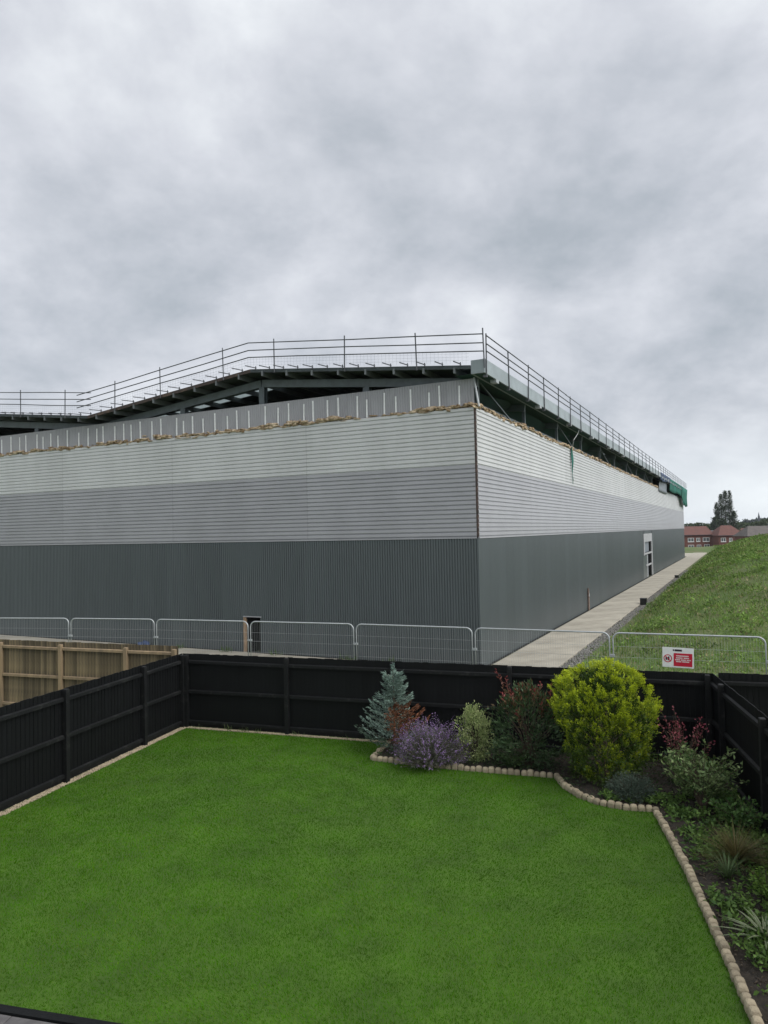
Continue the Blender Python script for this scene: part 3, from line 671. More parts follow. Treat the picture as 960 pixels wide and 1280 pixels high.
tag(link('turf_blades', npmesh('turf_blades', V.reshape(-1,3), np.arange(n*3).reshape(n,3), M['blade'], np.repeat(C, 3, 0))), 'dense green artificial turf pile covering the lawn', 'turf', kind='stuff')

# bed: soil sheet with clods
BED = np.array([EDGE[0]]+EDGE[1:]+[(4.4, 4.7), tuple(np.array(FC)+[-.02, 0]), (6.30, 13.93), tuple(np.array(FA)+fdn*5.35+inb*.03)])
gx = np.arange(-.6, 6.6, .06); gy = np.arange(4.6, 16.4, .06)
XX, YY = np.meshgrid(gx, gy, indexing='ij')
ZZ = .045+.022*np.sin(XX*5.1+1.7*np.sin(YY*2.3))*np.sin(YY*4.3)+rng.normal(0, .012, XX.shape)
ni, nj = XX.shape; idx = np.arange(ni*nj).reshape(ni, nj)
F_ = np.stack([idx[:-1,:-1].ravel(), idx[1:,:-1].ravel(), idx[1:,1:].ravel(), idx[:-1,1:].ravel()], 1)
fc = np.stack([XX.ravel(), YY.ravel()], 1)[F_].mean(1); F_ = F_[inside(BED, fc[:,0], fc[:,1])]
tag(link('soil_bed', npmesh('soil_bed', np.stack([XX.ravel(), YY.ravel(), ZZ.ravel()], 1), F_, M['soil'], smooth=True)), kind='structure')
def in_bed(n, y0=4.8, y1=16.2):
    X = rng.uniform(-.4, 6.4, n); Y = rng.uniform(y0, y1, n); k = inside(BED, X, Y); return X[k], Y[k]
X, Y = in_bed(9000); n = len(X)
v, f = lumps(np.stack([X, Y, np.full(n, .055)], 1), np.stack([rng.uniform(.008,.03,n), rng.uniform(.006,.018,n), rng.uniform(.004,.014,n)], 1))
tag(link('bark_mulch', npmesh('bark_mulch', v, f, M['chip'])), 'dark bark chips scattered over the soil', 'mulch', kind='stuff')

# stone edging: one sett after another along the curve
ed = empty('border_edging', (EDGE[1][0], EDGE[1][1], 0)); tag(ed, 'curving row of pale sandstone setts between lawn and bed', 'edging')
def sett_mesh(l, w, h):
    b = MB(); c_ = .03
    rings = [(0, 0), (0, h-.035), (.012, h-.010), (c_, h)]
    vs = []
    for (ins, z) in rings:
        a, q = l/2-ins, w/2-ins; i8 = .018
        vs += [(-a+i8,-q,z),(a-i8,-q,z),(a,-q+i8,z),(a,q-i8,z),(a-i8,q,z),(-a+i8,q,z),(-a,q-i8,z),(-a,-q+i8,z)]
    fs = [tuple(range(7,-1,-1)), tuple(24+i for i in range(8))]
    for r_ in range(3):
        for i in range(8): j = (i+1) % 8; fs.append((r_*8+i, r_*8+j, r_*8+8+j, r_*8+8+i))
    return b.add(vs, fs).mesh('sett', M['sett'])
SM = [sett_mesh(.113, .10, .135), sett_mesh(.118, .105, .145), sett_mesh(.108, .10, .128)]
def resample(pts, step):
    pts = [np.array(p) for p in pts]; out = []; carry = step/2
    for a, b in zip(pts[:-1], pts[1:]):
        L_ = np.linalg.norm(b-a); d_ = (b-a)/L_; q = carry
        while q < L_: out.append((a+d_*q, math.atan2(d_[1], d_[0]))); q += step
        carry = q-L_
    return out
for run in (EDGE[0:2], EDGE[1:5], EDGE[4:10], EDGE[9:]):
    for (p, a) in resample(run, .122):
        link('sett', random.choice(SM), ed, (p[0]-EDGE[1][0]+random.uniform(-.006, .006), p[1]-EDGE[1][1]+random.uniform(-.006, .006), -.035+random.uniform(-.008, .008)), (RAD(random.uniform(-2, 2)), RAD(random.uniform(-3, 3)), a+RAD(random.uniform(-3, 3))))
# pale gravel margin along the fences
def margin(A, B, wdt, n, off):
    A = np.array(A); B = np.array(B); d_ = (B-A)/np.linalg.norm(B-A); nn_ = np.array([d_[1], -d_[0]])
    a = rng.uniform(0, np.linalg.norm(B-A), n); b = rng.uniform(off, off+wdt, n); p = A+a[:,None]*d_+b[:,None]*nn_
    return np.concatenate([p, rng.uniform(.0, .018, n)[:,None]], 1)
cen = np.concatenate([margin(FD, FA, .15, 6500, .01), margin(FA, tuple(np.array(FA)+fdn*5.6), .11, 2800, .02)])
n = len(cen); v, f = lumps(cen, rng.uniform(.007, .017, (n,3)))
tag(link('gravel_margin', npmesh('gravel_margin', v, f, M['gravel'])), 'pale gravel strip along the foot of the black fences', 'gravel', kind='stuff')
x_, w_ = rng.uniform(-2, 60, 5200), rng.uniform(2.34, 2.80, 5200)
px_, py_ = from_sw(x_, w_); n = len(px_)
v, f = lumps(np.stack([px_, py_, hground(px_, py_)+.02], 1), rng.uniform(.02, .055, (n,3)))
tag(link('gravel_margin', npmesh('gravel_margin', v, f, M['gravel_grey'])), 'grey gravel strip between the concrete path and the grass bank', 'gravel', kind='stuff')
# patio beyond the lawn
pa = empty('patio', (c_pl[0], c_pl[1], 0), math.atan2(pd[1], pd[0])); tag(pa, kind='structure')
mslab = MB().bev(0, .592, -.892, 0, -.06, -.004, .006).mesh('slab', M['slab'])
for i in range(15):
    for j in range(3): link('slab', mslab, pa, (i*.60-(.3 if j % 2 else 0), -.112-j*.90, random.uniform(-.003, .003)))
MB().box(-.3, 9, -.10, -.005, -.06, .012).build('edging_board', M['fence_black'], pa)

# ------------------------------------------------------------------ plants
def stems(base, tips, r0=.012, r1=.004, bend=.25):
    b = MB()
    for t in tips:
        t = np.array(t); m_ = t*.5+np.array([0, 0, 1])*np.linalg.norm(t)*bend*.4-np.array([t[0], t[1], 0])*.15
        b.tube([(t[0]*.06, t[1]*.06, 0), m_*.6, m_*.95, t*.98], r0, 5, r1)
    return b
def mix(c0, c1, f): f = np.asarray(f)[:, None]; return np.array(c0)*(1-f)+np.array(c1)*f
def jitter(C, a=.25): return C*rng.uniform(1-a, 1+a, (len(C),1))
def plant(name, label, cat, loc, VFC, stem, mkey='leaf', grp=None, part='foliage'):
    r = empty(name, loc); tag(r, label, cat, grp)
    V, F, C = VFC; link(part, npmesh(part, V, F, M[mkey], np.clip(C, 0, 1)), r)
    if stem is not None: stem.build('stem', M['bark'], r)
    return r
def clumped(ncl, per, rad, shape, lsize, asp, colf, up=.5, spread=.09, seed_shell=(.45, 1.0), out=.8):
    """clumps through an ellipsoid-like body standing on z=0; shape(zn)->radius factor"""
    zc = rng.uniform(.03, 1, ncl); an = rng.uniform(0, 2*np.pi, ncl); rr = rng.uniform(seed_shell[0], seed_shell[1], ncl)**.6*shape(zc)
    lump = 1+.14*np.sin(an*3+zc*7)+.10*np.sin(an*5-zc*11)
    Cc = np.stack([np.cos(an)*rr*rad[0]*lump, np.sin(an)*rr*rad[1]*lump, zc*rad[2]], 1)
    P = np.repeat(Cc, per, 0)+rng.normal(0, spread, (ncl*per, 3)); P[:,2] = np.maximum(P[:,2], .03)
    o_ = unit(np.stack([P[:,0], P[:,1], (P[:,2]-rad[2]*.45)*.8], 1))
    D = o_*out+np.array([0, 0, up])+rng.normal(0, .45, P.shape); L_ = rng.uniform(.7, 1.25, len(P))*lsize
    return leaves(P, D, L_, L_*asp, colf(P, np.repeat(rr/np.maximum(shape(zc), .05), per))), Cc
# blue conifer with a rusty side
def conifer(loc):
    parts = []; st = MB(); Hc = 1.86
    st.tube([(0,0,0),(.01,.01,.9),(0,.02,Hc-.05)], .03, 6, .006)
    for b in range(96):
        z = .06+(Hc-.30)*(b/96)**1.1; l = (.74*(1-z/Hc)**.95+.05)*rng.choice([.6, .8, 1.0, 1.12]); a = b*2.399+rng.uniform(-.4, .4)
        m_ = 80; q = rng.uniform(.12, 1, m_)**.8; dr = np.array([math.cos(a), math.sin(a), 0])
        lift = .10*q*l+.34*l*q**3
        P = np.outer(q*l, dr)+np.stack([np.zeros(m_), np.zeros(m_), z+lift], 1); side = np.array([-dr[1], dr[0], 0])
        P += side*(rng.normal(0, 1, m_)*(.018+.15*l*(1.02-q)))[:,None]+np.array([0,0,1])*rng.normal(0, .016, m_)[:,None]
        D = dr*.9+side*rng.normal(0, .6, m_)[:,None]+np.array([0,0,1])*rng.normal(.45, .3, m_)[:,None]
        rust = (math.cos(a+.75) > .15) and (.14 < z < .98) and rng.uniform() < .88 and not (z > .6 and math.cos(a+.75) < .5)
        base = np.array([.21, .085, .042]) if rust else np.array([.20, .285, .24])
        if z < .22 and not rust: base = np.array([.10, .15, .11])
        C = np.repeat(base[None], m_, 0)*rng.uniform(.55, 1.35, (m_,1))
        parts.append(leaves(P, D, rng.uniform(.045, .095, m_), rng.uniform(.012, .022, m_), C))
        if b % 3 == 0: st.tube([(0,0,z), tuple(dr*l*.5+np.array([0,0,z+.2*l])), tuple(dr*l*.95+np.array([0,0,z+.5*l]))], .007, 4, .002)
    P = np.stack([rng.normal(0, .012, 90), rng.normal(.02, .012, 90), rng.uniform(Hc-.36, Hc-.02, 90)], 1); parts.append(leaves(P, rng.normal(0, .6, P.shape)+[0,0,1], .06, .015, jitter(np.repeat([[.175, .265, .225]], 90, 0))))
    return plant('blue_conifer', 'upright blue-green conifer with a dead rusty-brown lower side', 'conifer', loc, merge(parts), st, 'needle')
conifer((.12, 15.22, .03))
# purple-flowered perennial mound
def lavender(loc, label, rx, ry, h, nst, flower, leafc, name='flowering_shrub', fl=.42):
    an = rng.uniform(0, 2*np.pi, nst); el = np.arccos(rng.uniform(.06, 1, nst)); lump = 1+.12*np.sin(an*3+1)+.08*np.sin(an*7)
    tip = np.stack([np.sin(el)*np.cos(an)*rx, np.sin(el)*np.sin(an)*ry, np.cos(el)*h], 1)*(lump*rng.uniform(.82, 1.1, nst))[:,None]; tip[:,2] += .06
    parts = []; m_ = 12
    q = rng.uniform(.35, .98, (nst, m_)); P = (tip[:,None,:]*q[:,:,None]).reshape(-1,3)+rng.normal(0, .02, (nst*m_,3))
    D = np.repeat(unit(tip), m_, 0)+rng.normal(0, .6, P.shape); C = jitter(np.repeat(np.array([leafc]), len(P), 0), .4)
    parts.append(leaves(P, D, rng.uniform(.03, .06, len(P)), .012, C))
    if flower is not None:
        m2 = 9; kf = rng.uniform(0, 1, nst) < fl*.55+.42*(tip[:,2]/h); T = tip[kf]; q = rng.uniform(.84, 1.1, (len(T), m2))
        P = (T[:,None,:]*q[:,:,None]).reshape(-1,3)+rng.normal(0, .010, (len(T)*m2,3))
        C = jitter(np.repeat(np.array([flower]), len(P), 0), .45); parts.append(leaves(P, rng.normal(size=P.shape)+[0,0,.4], rng.uniform(.015, .03, len(P)), .016, C))
    st = MB()
    for t in tip[::4]: st.tube([(t[0]*.1, t[1]*.1, 0), tuple(t*.55+np.array([0,0,.02])), tuple(t)], .004, 3, .002)
    return plant(name, label, 'shrub', loc, merge(parts), st)
lavender((.82, 14.30, .04), 'rounded mound of small purple flowers spilling over the stone edging', .78, .60, .72, 1100, (.30, .20, .40), (.13, .14, .105))
lavender((4.12, 12.28, .04), 'low grey-green lavender tuft at the bend of the stone edging', .40, .34, .36, 520, None, (.085, .12, .09), 'lavender_tuft')
# taller purple spikes behind the mound
# cream variegated shrub
def rnd(z): return np.sqrt(np.clip(1-(2*(z*.92+.04)-1)**2, 0, 1))*.9+.1
def varieg(P, r):
    n = len(P); c_ = mix((.14, .22, .06), (.48, .53, .25), rng.uniform(0, 1, n)**.8); return jitter(c_, .25)
VFC, Cc = clumped(120, 26, (.34, .32, 1.05), lambda z: rnd(z)*.9+.1, .05, .55, varieg, .5, .045, (.2, 1))
plant('variegated_shrub', 'upright cream and pale green variegated shrub beside the purple mound', 'shrub', (1.74, 14.47, .04), VFC, stems(None, Cc[::5]))
# red-tipped dark evergreen
def photc(P, r):
    n = len(P); c_ = mix((.030, .066, .024), (.085, .135, .06), rng.uniform(0, 1, n)); red = np.clip((P[:,2]-.85)/.9+(r-.9)*1.0, 0, 1)*(rng.uniform(0, 1, n) < .42)
    return jitter(c_*(1-red[:,None])+np.array([.17, .035, .03])*red[:,None], .35)
VFC, Cc = clumped(150, 22, (.74, .52, 1.55), lambda z: np.interp(z, [0, .2, .55, .8, 1], [.62, .95, 1.0, .66, .20]), .085, .38, photc, .55, .06, (.25, 1))
extra = []
for (a, z, l) in ((2.9, 1.30, .72), (3.5, 1.05, .55), (2.3, 1.2, .62), (.3, 1.15, .52), (5.6, 1.05, .55), (5.2, 1.0, .4), (.9, 1.2, .5), (4.2, .85, .45), (3.9, 1.25, .4), (4.9, 1.3, .38), (.0, .8, .5)):
    q = np.linspace(.1, 1, 26); b0 = np.array([math.cos(a)*.38, math.sin(a)*.25, z-.1]); dr = np.array([math.cos(a)*.30, math.sin(a)*.2, .95])
    P = b0+np.outer(q*l, dr); D = rng.normal(size=P.shape)*[1,1,.4]+[0,0,.7]; C = jitter(mix((.06, .085, .035), (.23, .045, .045), q), .3); extra.append(leaves(P, D, .085, .03, C))
    Cc = np.concatenate([Cc, (b0+dr*l)[None]])
plant('evergreen_shrub', 'tall dark evergreen shrub with red young tips against the black fence', 'shrub', (2.74, 14.02, .04), merge([VFC]+extra), stems(None, np.concatenate([Cc[:170:4], Cc[170:]]), .016, .005))
# golden conifer: fans of scale leaves on a full round body
def thuja(loc):
    Hc, R_ = 2.12, .88
    ncl = 1150; per = 46; zc = rng.uniform(.02, 1, ncl)**.92; an = rng.uniform(0, 2*np.pi, ncl)
    sh = np.interp(zc, [0, .08, .25, .5, .70, .84, .93, 1], [.40, .56, .78, .93, 1.0, .88, .62, .15])
    lump = 1+.07*np.sin(an*3+zc*6)+.06*np.sin(an*7-zc*9)+.05*np.sin(an*11+zc*17)
    npf = 230; pz = rng.uniform(.03, .98, npf)**.92; pa_ = rng.uniform(0, 2*np.pi, npf); which = rng.integers(0, npf, ncl)
    zc = np.clip(pz[which]+rng.normal(0, .032, ncl), .02, 1); an = pa_[which]+rng.normal(0, .10, ncl)
    sh = np.interp(zc, [0, .08, .25, .5, .70, .84, .93, 1], [.40, .56, .78, .93, 1.0, .88, .62, .15])
    lump = 1+.05*np.sin(an*3+zc*6)+.04*np.sin(an*7-zc*9)
    rr = sh*R_*lump*(rng.uniform(.90, 1.12, npf)[which]-1.1*np.abs(zc-pz[which]))*rng.uniform(.90, 1.0, ncl); Cc = np.stack([np.cos(an)*rr, np.sin(an)*rr*.95, zc*Hc], 1)
    # a few sprays that stick out
    ex = rng.choice(ncl, 10); Cc[ex, :2] *= 1.06
    fan = unit(np.stack([np.cos(an)*.55, np.sin(an)*.55, np.full(ncl, .85)], 1)+rng.normal(0, .2, (ncl,3))); sd2 = unit(np.cross(fan, rng.normal(size=(ncl,3))))
    q = rng.uniform(-.45, 1, (ncl, per)); w = rng.normal(0, 1, (ncl, per))*.034*(1.15-np.abs(q))
    P = Cc[:,None,:]+fan[:,None,:]*(q*.10)[:,:,None]+sd2[:,None,:]*w[:,:,None]+rng.normal(0, .010, (ncl, per, 3)); P = P.reshape(-1,3); P[:,2] = np.maximum(P[:,2], .04)
    D = np.repeat(fan, per, 0)+np.repeat(sd2, per, 0)*(w.reshape(-1,1)*9)+rng.normal(0, .3, P.shape)
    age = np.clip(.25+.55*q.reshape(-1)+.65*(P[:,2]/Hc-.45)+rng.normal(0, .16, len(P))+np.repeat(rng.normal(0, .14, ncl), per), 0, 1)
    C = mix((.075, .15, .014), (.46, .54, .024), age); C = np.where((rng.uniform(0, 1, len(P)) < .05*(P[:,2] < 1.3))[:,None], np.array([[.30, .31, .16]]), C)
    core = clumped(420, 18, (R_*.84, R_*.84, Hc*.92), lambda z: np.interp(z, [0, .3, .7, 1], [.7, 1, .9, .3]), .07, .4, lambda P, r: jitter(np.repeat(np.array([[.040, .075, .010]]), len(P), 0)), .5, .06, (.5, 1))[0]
    st = MB(); st.tube([(0,0,0),(0,.02,.7),(.02,0,1.6)], .05, 7, .015)
    for c_ in Cc[::40]: st.tube([(0, 0, max(.05, c_[2]*.45)), tuple(c_*[.5,.5,.75]), tuple(c_*.95)], .012, 4, .004)
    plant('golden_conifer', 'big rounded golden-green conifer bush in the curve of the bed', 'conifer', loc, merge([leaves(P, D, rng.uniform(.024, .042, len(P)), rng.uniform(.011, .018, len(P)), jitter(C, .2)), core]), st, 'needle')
thuja((4.00, 13.22, .04))
# red-leaved shrub near the corner
def sprays(n, reach, h, ll, asp, c0, c1, per=26, redf=None, lean=(0,0)):
    parts = []; tips = []
    for i in range(n):
        a = rng.uniform(0, 2*np.pi); l = rng.uniform(.35, 1)*reach; hh = rng.uniform(.5, 1)*h
        t = np.array([math.cos(a)*l+lean[0]*hh, math.sin(a)*l+lean[1]*hh, hh]); q = rng.uniform(.3, 1.02, per); P = t*q[:,None]; P[:,2] = hh*q**.8
        P += rng.normal(0, .025, P.shape); D = rng.normal(size=P.shape)*[1,1,.5]+unit(t[None])*.5+[0,0,.25]
        C = mix(c0, c1, np.clip(rng.uniform(0, 1, per), 0, 1)) if redf is None else mix(c0, c1, np.clip((q-.35)*1.5*redf+rng.normal(0, .2, per), 0, 1))
        parts.append(leaves(P, D, ll*rng.uniform(.7, 1.2, per), ll*asp, jitter(C, .3))); tips.append(t)
    return merge(parts), tips
VFC, tips = sprays(26, .55, 1.35, .055, .5, (.09, .10, .05), (.30, .055, .09), 26, .9)
plant('red_leaved_shrub', 'open shrub with dark red leafy sprays near the fence corner', 'shrub', (5.25, 12.75, .04), VFC, stems(None, tips, .008, .003))
VFC, tips = sprays(85, .66, .95, .085, .42, (.05, .11, .03), (.26, .34, .14), 24)
plant('leafy_shrub', 'spreading green shrub with pale-edged leaves under the red sprays', 'shrub', (5.12, 11.75, .04), VFC, stems(None, tips, .008, .003))
VFC, tips = sprays(42, .50, .42, .07, .5, (.05, .12, .03), (.12, .22, .06), 22)
plant('low_green_shrub', 'low fresh-green shrub along the foot of the side fence', 'shrub', (5.32, 10.95, .04), VFC, stems(None, tips, .006, .003))
VFC, tips = sprays(40, .40, .34, .055, .5, (.03, .07, .02), (.07, .12, .04), 24)
plant('low_green_shrub', 'small dark green shrub between the golden conifer and the red-tipped evergreen', 'shrub', (2.42, 13.95, .04), VFC, stems(None, tips, .006, .003))
VFC, tips = sprays(30, .30, .36, .05, .45, (.07, .14, .025), (.16, .28, .04), 24)
plant('low_green_shrub', 'small bright yellow-green plant beside the striped spiky plant', 'shrub', (4.62, 8.85, .04), VFC, stems(None, tips, .006, .003))
# brown wispy grass and strap-leaved plants
def tuft(name, label, loc, n, ln, wd, c0, c1, droop=.5, stripe=None, spread=.7, cat='plant'):
    a = rng.uniform(0, 2*np.pi, n); parts = []; seg = 5; e = rng.uniform(.15, spread, n); L_ = ln*rng.uniform(.65, 1.1, n)
    V = []; F = []; C = []
    for i in range(n):
        dr = np.array([math.cos(a[i]), math.sin(a[i]), 0]); sd_ = np.array([-dr[1], dr[0], 0]); col = mix(c0, c1, [rng.uniform()])[0]*rng.uniform(.75, 1.25)
        pts = []
        for k in range(seg+1):
            q = k/seg; out_ = L_[i]*(math.sin(e[i])*q+droop*.35*q*q); up_ = L_[i]*(math.cos(e[i])*q-droop*.45*q*q*math.sin(e[i]+.3)); pts.append(dr*out_+np.array([0,0,max(up_, .01)]))
        b = len(V)
        offs = (-1, 1) if stripe is None else (-1, -.45, .45, 1)
        for k in range(seg+1):
            w = wd*(.55+.9*(k/seg) if k/seg < .45 else (1-k/seg)*1.75+.03)
            for o in offs: V.append(pts[k]+sd_*w*.5*o+np.array([0,0,abs(o)*w*.18])); C.append(col if (stripe is None or abs(o) < .9) else np.array(stripe))
        m_ = len(offs)
        for k in range(seg):
            for j in range(m_-1): F.append((b+k*m_+j, b+k*m_+j+1, b+(k+1)*m_+j+1, b+(k+1)*m_+j))
    return plant(name, label, cat, loc, (np.array(V), np.array(F), np.array(C)), None, 'leaf', part='leaves')
tuft('ornamental_grass', 'wispy olive-brown ornamental grass in the side bed', (4.72, 9.85, .05), 520, .62, .007, (.10, .10, .033), (.20, .165, .065), .8, spread=1.15, cat='grass')
tuft('ornamental_grass', 'green strappy grass clump at the foot of the olive-brown grass', (4.40, 9.42, .05), 60, .42, .016, (.06, .10, .035), (.11, .17, .07), .8, cat='grass')
tuft('spiky_plant', 'striped cream and green spiky strap-leaved plant', (4.14, 8.0, .05), 50, .46, .040, (.12, .18, .085), (.18, .23, .12), .95, (.50, .50, .34), 1.3)
# spread of seedlings and ground cover in the bed
X, Y = in_bed(5200, 5.2, 12.4); ek = np.min(np.stack([np.hypot(X-p[0], Y-p[1]) for p, a_ in resample(EDGE, .1)]), 0) > .13; X, Y = X[ek], Y[ek]; k = (rng.uniform(0, 1, len(X)) < .9*np.maximum((np.sin(X*3.1+Y*1.7)+np.sin(Y*3.7-X)+1.2)/2, .4)); X, Y = X[k], Y[k]; per = 15
P = np.repeat(np.stack([X, Y, np.full(len(X), .05)], 1), per, 0)+rng.normal(0, .045, (len(X)*per, 3))*[1, 1, 0]; P[:,2] += rng.uniform(0, .10, len(P))
C = jitter(np.repeat(mix((.05, .11, .025), (.16, .27, .06), rng.uniform(0, 1, len(X))), per, 0), .3)
V, F, C = leaves(P, rng.normal(size=P.shape)*[1,1,.4]+[0,0,.35], rng.uniform(.04, .10, len(P)), rng.uniform(.022, .045, len(P)), C)
tag(link('ground_cover', npmesh('ground_cover', V, F, M['leaf'], C)), 'scattered low green seedlings over the dark bed', 'ground cover', kind='stuff')
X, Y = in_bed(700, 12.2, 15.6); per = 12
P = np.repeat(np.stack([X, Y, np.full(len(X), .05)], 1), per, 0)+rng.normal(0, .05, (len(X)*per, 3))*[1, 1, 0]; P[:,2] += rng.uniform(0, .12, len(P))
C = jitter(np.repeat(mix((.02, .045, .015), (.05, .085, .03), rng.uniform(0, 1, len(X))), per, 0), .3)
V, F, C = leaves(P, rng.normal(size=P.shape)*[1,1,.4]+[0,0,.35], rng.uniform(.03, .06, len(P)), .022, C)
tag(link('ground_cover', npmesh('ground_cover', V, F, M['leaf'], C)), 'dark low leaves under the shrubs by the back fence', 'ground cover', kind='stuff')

# a few seedlings in the gravel along the fence foot
parts = []
for (t, n) in ((1.3, 14), (1.75, 22), (2.1, 10), (3.1, 12), (4.3, 9), (.5, 7)):
    p = np.append(np.array(FA)+fdn*t+inb*.08, .0); P = p+rng.normal(0, .07, (n,3))*[1,1,0]; parts.append(leaves(P, rng.normal(0, .5, (n,3))+[0,0,1], rng.uniform(.06, .22, n), .016, jitter(np.repeat([[.10, .14, .05]], n, 0))))
V, F, C = merge(parts); tag(link('margin_weeds', npmesh('margin_weeds', V, F, M['leaf'], C)), 'small weeds sprouting in the gravel at the back fence foot', 'weeds', kind='stuff')

# ------------------------------------------------------------------ weeds on the bank
def bank(n, s0, s1, w0, w1, pw):
    s = s0+(s1-s0)*rng.uniform(0, 1, n)**pw; w = rng.uniform(w0, w1, n); X, Y = from_sw(s, w); return X, Y, hground(X, Y), s, w
parts = []
X, Y, Z, s, w = bank(15000, -8, 120, 2.85, 17, 1.7); per = 9; size = .75+.010*s
patch = .5+.5*np.sin(s*.7+1.7*np.sin(w*.9))*np.sin(w*1.1+.8*np.sin(s*.43))
keep = (rng.uniform(0, 1, len(X)) < (.15+.85*patch)*np.clip((w-2.8)/1.2, .08, 1)*np.where(s < 2, .75, 1)); X, Y, Z, s, w, size, patch = [q[keep] for q in (X, Y, Z, s, w, size, patch)]
P = np.repeat(np.stack([X, Y, Z], 1), per, 0)+rng.normal(0, .16, (len(X)*per, 3))*[1,1,0]; P[:,2] = hground(P[:,0], P[:,1])+rng.uniform(0, .26, len(P))*np.repeat(patch, per)
base = mix((.085, .165, .032), (.20, .31, .065), rng.uniform(0, 1, len(X))); dry = rng.uniform(0, 1, len(X)) < .10; base[dry] = [.27, .24, .12]
L_ = rng.uniform(.10, .22, len(P))*np.repeat(size, per)
parts.append(leaves(P, rng.normal(size=P.shape)*[1,1,.4]+[0,0,.5], L_, L_*rng.uniform(.25, .55, len(P)), jitter(np.repeat(base, per, 0), .3)))
X, Y, Z, s, w = bank(100000, -8, 150, 2.75, 17, 1.5); k = rng.uniform(0, 1, len(X)) < np.clip((w-2.7)/1.0, .15, 1); X, Y, Z, s, w = [q[k] for q in (X, Y, Z, s, w)]
P = np.stack([X, Y, Z-.01], 1); C = mix((.09, .18, .034), (.21, .30, .07), rng.uniform(0, 1, len(P))); dry = rng.uniform(0, 1, len(P)) < .13; C[dry] = [.28, .25, .12]
parts.append(leaves(P, rng.normal(0, .45, P.shape)+[0,0,1], rng.uniform(.12, .38, len(P)), rng.uniform(.012, .022, len(P))*(1+.02*np.maximum(s, 0)), jitter(C, .3)))
V, F, C = merge(parts)
tag(link('bank_vegetation', npmesh('bank_vegetation', V, F, M['weed'], C)), 'rough green grass and weeds covering the bank', 'grass', kind='stuff')
# a few weeds at the foot of the gable wall
parts = []
for (t, n) in ((10.6, 40), (8.2, 25), (5.0, 30), (13.0, 18), (3.2, 20)):
    p = np.array(wpt(-.35, t, .03)); P = p+rng.normal(0, .12, (n,3))*[1,1,0]; parts.append(leaves(P, rng.normal(0, .4, (n,3))+[0,0,1], rng.uniform(.1, .35, n), .03, jitter(np.repeat([[.07, .12, .03]], n, 0))))
V, F, C = merge(parts); tag(link('weeds', npmesh('weeds', V, F, M['leaf'], C)), 'thin green weeds growing at the foot of the gable wall', 'weeds', kind='stuff')

# ------------------------------------------------------------------ houses beyond the bank
def pix(x, Y): return (x-480)/887.0*Y
def house(name, label, xl, xr, Y, depth, z_e, z_r, z_g, wins, roof='tile_red', wall='brick', hip=.28, low=(), rz=0.0, chimney=False, grp='houses beyond the bank'):
    X0, X1 = pix(xl, Y), pix(xr, Y); W = X1-X0
    r = empty(name, (X0, Y, z_g), rz); tag(r, label, 'house', grp); e = z_e-z_g; t = z_r-z_g
    b = MB(); b.box(0, W, 0, depth, 0, e); b.build('wall', M[wall], r)
    h = W*hip; ov = .45
    rf = MB().add([(-ov,-ov,e-.05),(W+ov,-ov,e-.05),(W+ov,depth+ov,e-.05),(-ov,depth+ov,e-.05),(h,depth/2,t),(W-h,depth/2,t)], [(0,1,5,4),(1,2,5),(2,3,4,5),(3,0,4),(3,2,1,0)]).build('roof', M[roof], r)
    MB().box(-ov, W+ov, -ov-.05, -ov-.003, e-.22, e-.02).build('gutter', M['upvc'] if wall != 'brick' else M['sign_black'], r)
    if chimney: MB().box(W*.7, W*.7+.7, depth*.45, depth*.45+.6, t-1.0, t+.7).build('chimney', M['brick'], rf)
    for (fx, wz, ww, wh) in list(wins)+list(low):
        cx = W*fx; w_ = MB(); w_.box(cx-ww/2, cx+ww/2, -.09, -.02, wz, wz+.12); w_.box(cx-ww/2, cx+ww/2, -.09, -.02, wz+wh-.12, wz+wh)
        for q in (-ww/2, -.06, ww/2-.12): w_.box(cx+q, cx+q+.12, -.088, -.02, wz+.12, wz+wh-.12)
        wi = w_.build('window', M['upvc'], r)
        MB().box(cx-ww/2+.1, cx+ww/2-.1, -.05, -.025, wz+.1, wz+wh-.1).build('pane', M['pane'], wi)
        MB().box(cx-ww/2-.1, cx+ww/2+.1, -.16, -.003, wz-.12, wz-.003).build('sill', M['upvc'], wi)
    return r
G0 = -3.76
house('brick_house', 'wide red-brick house with red hipped roof beside the warehouse end', 852.5, 890.5, 250, 8.0, 1.75, 4.75, G0, [(.26, 3.1, 2.1, 1.35), (.50, 3.15, 1.3, 1.25), (.76, 3.1, 2.3, 1.4)], low=[(.26, .6, 2.0, 1.4), (.52, .6, 1.5, 1.4), (.78, .7, 1.9, 1.4)], hip=.06)
house('brick_house', 'narrower red-brick house with pyramid-like red roof beneath the poplars', 897.5, 929.5, 245, 8.0, 1.45, 4.85, G0, [(.17, 3.0, 1.7, 1.35), (.46, 3.0, 1.1, 1.25), (.80, 3.0, 1.9, 1.35)], low=[(.2, .6, 1.8, 1.3), (.7, .6, 1.9, 1.3)], hip=.30)
house('garage_block', 'low grey-roofed building between the two red-brick houses', 886, 899, 275, 6.0, .6, 3.1, G0, [(.5, 2.2, 1.2, 1.0)], roof='tile_grey', hip=.1)
house('brick_house', 'distant house with plain low red roof behind the grass bank', 926, 944, 300, 8.0, 1.0, 3.6, G0, [(.3, 3.0, 1.4, 1.2), (.75, 3.0, 1.4, 1.2)], hip=.1)
house('brick_house', 'house with wide grey-brown roof behind the grass bank', 934, 990, 225, 9.0, 1.30, 4.45, G0, [(.35, 3.0, 1.6, 1.2), (.7, 3.0, 1.6, 1.2)], roof='tile_brown', wall='brick', hip=.16)

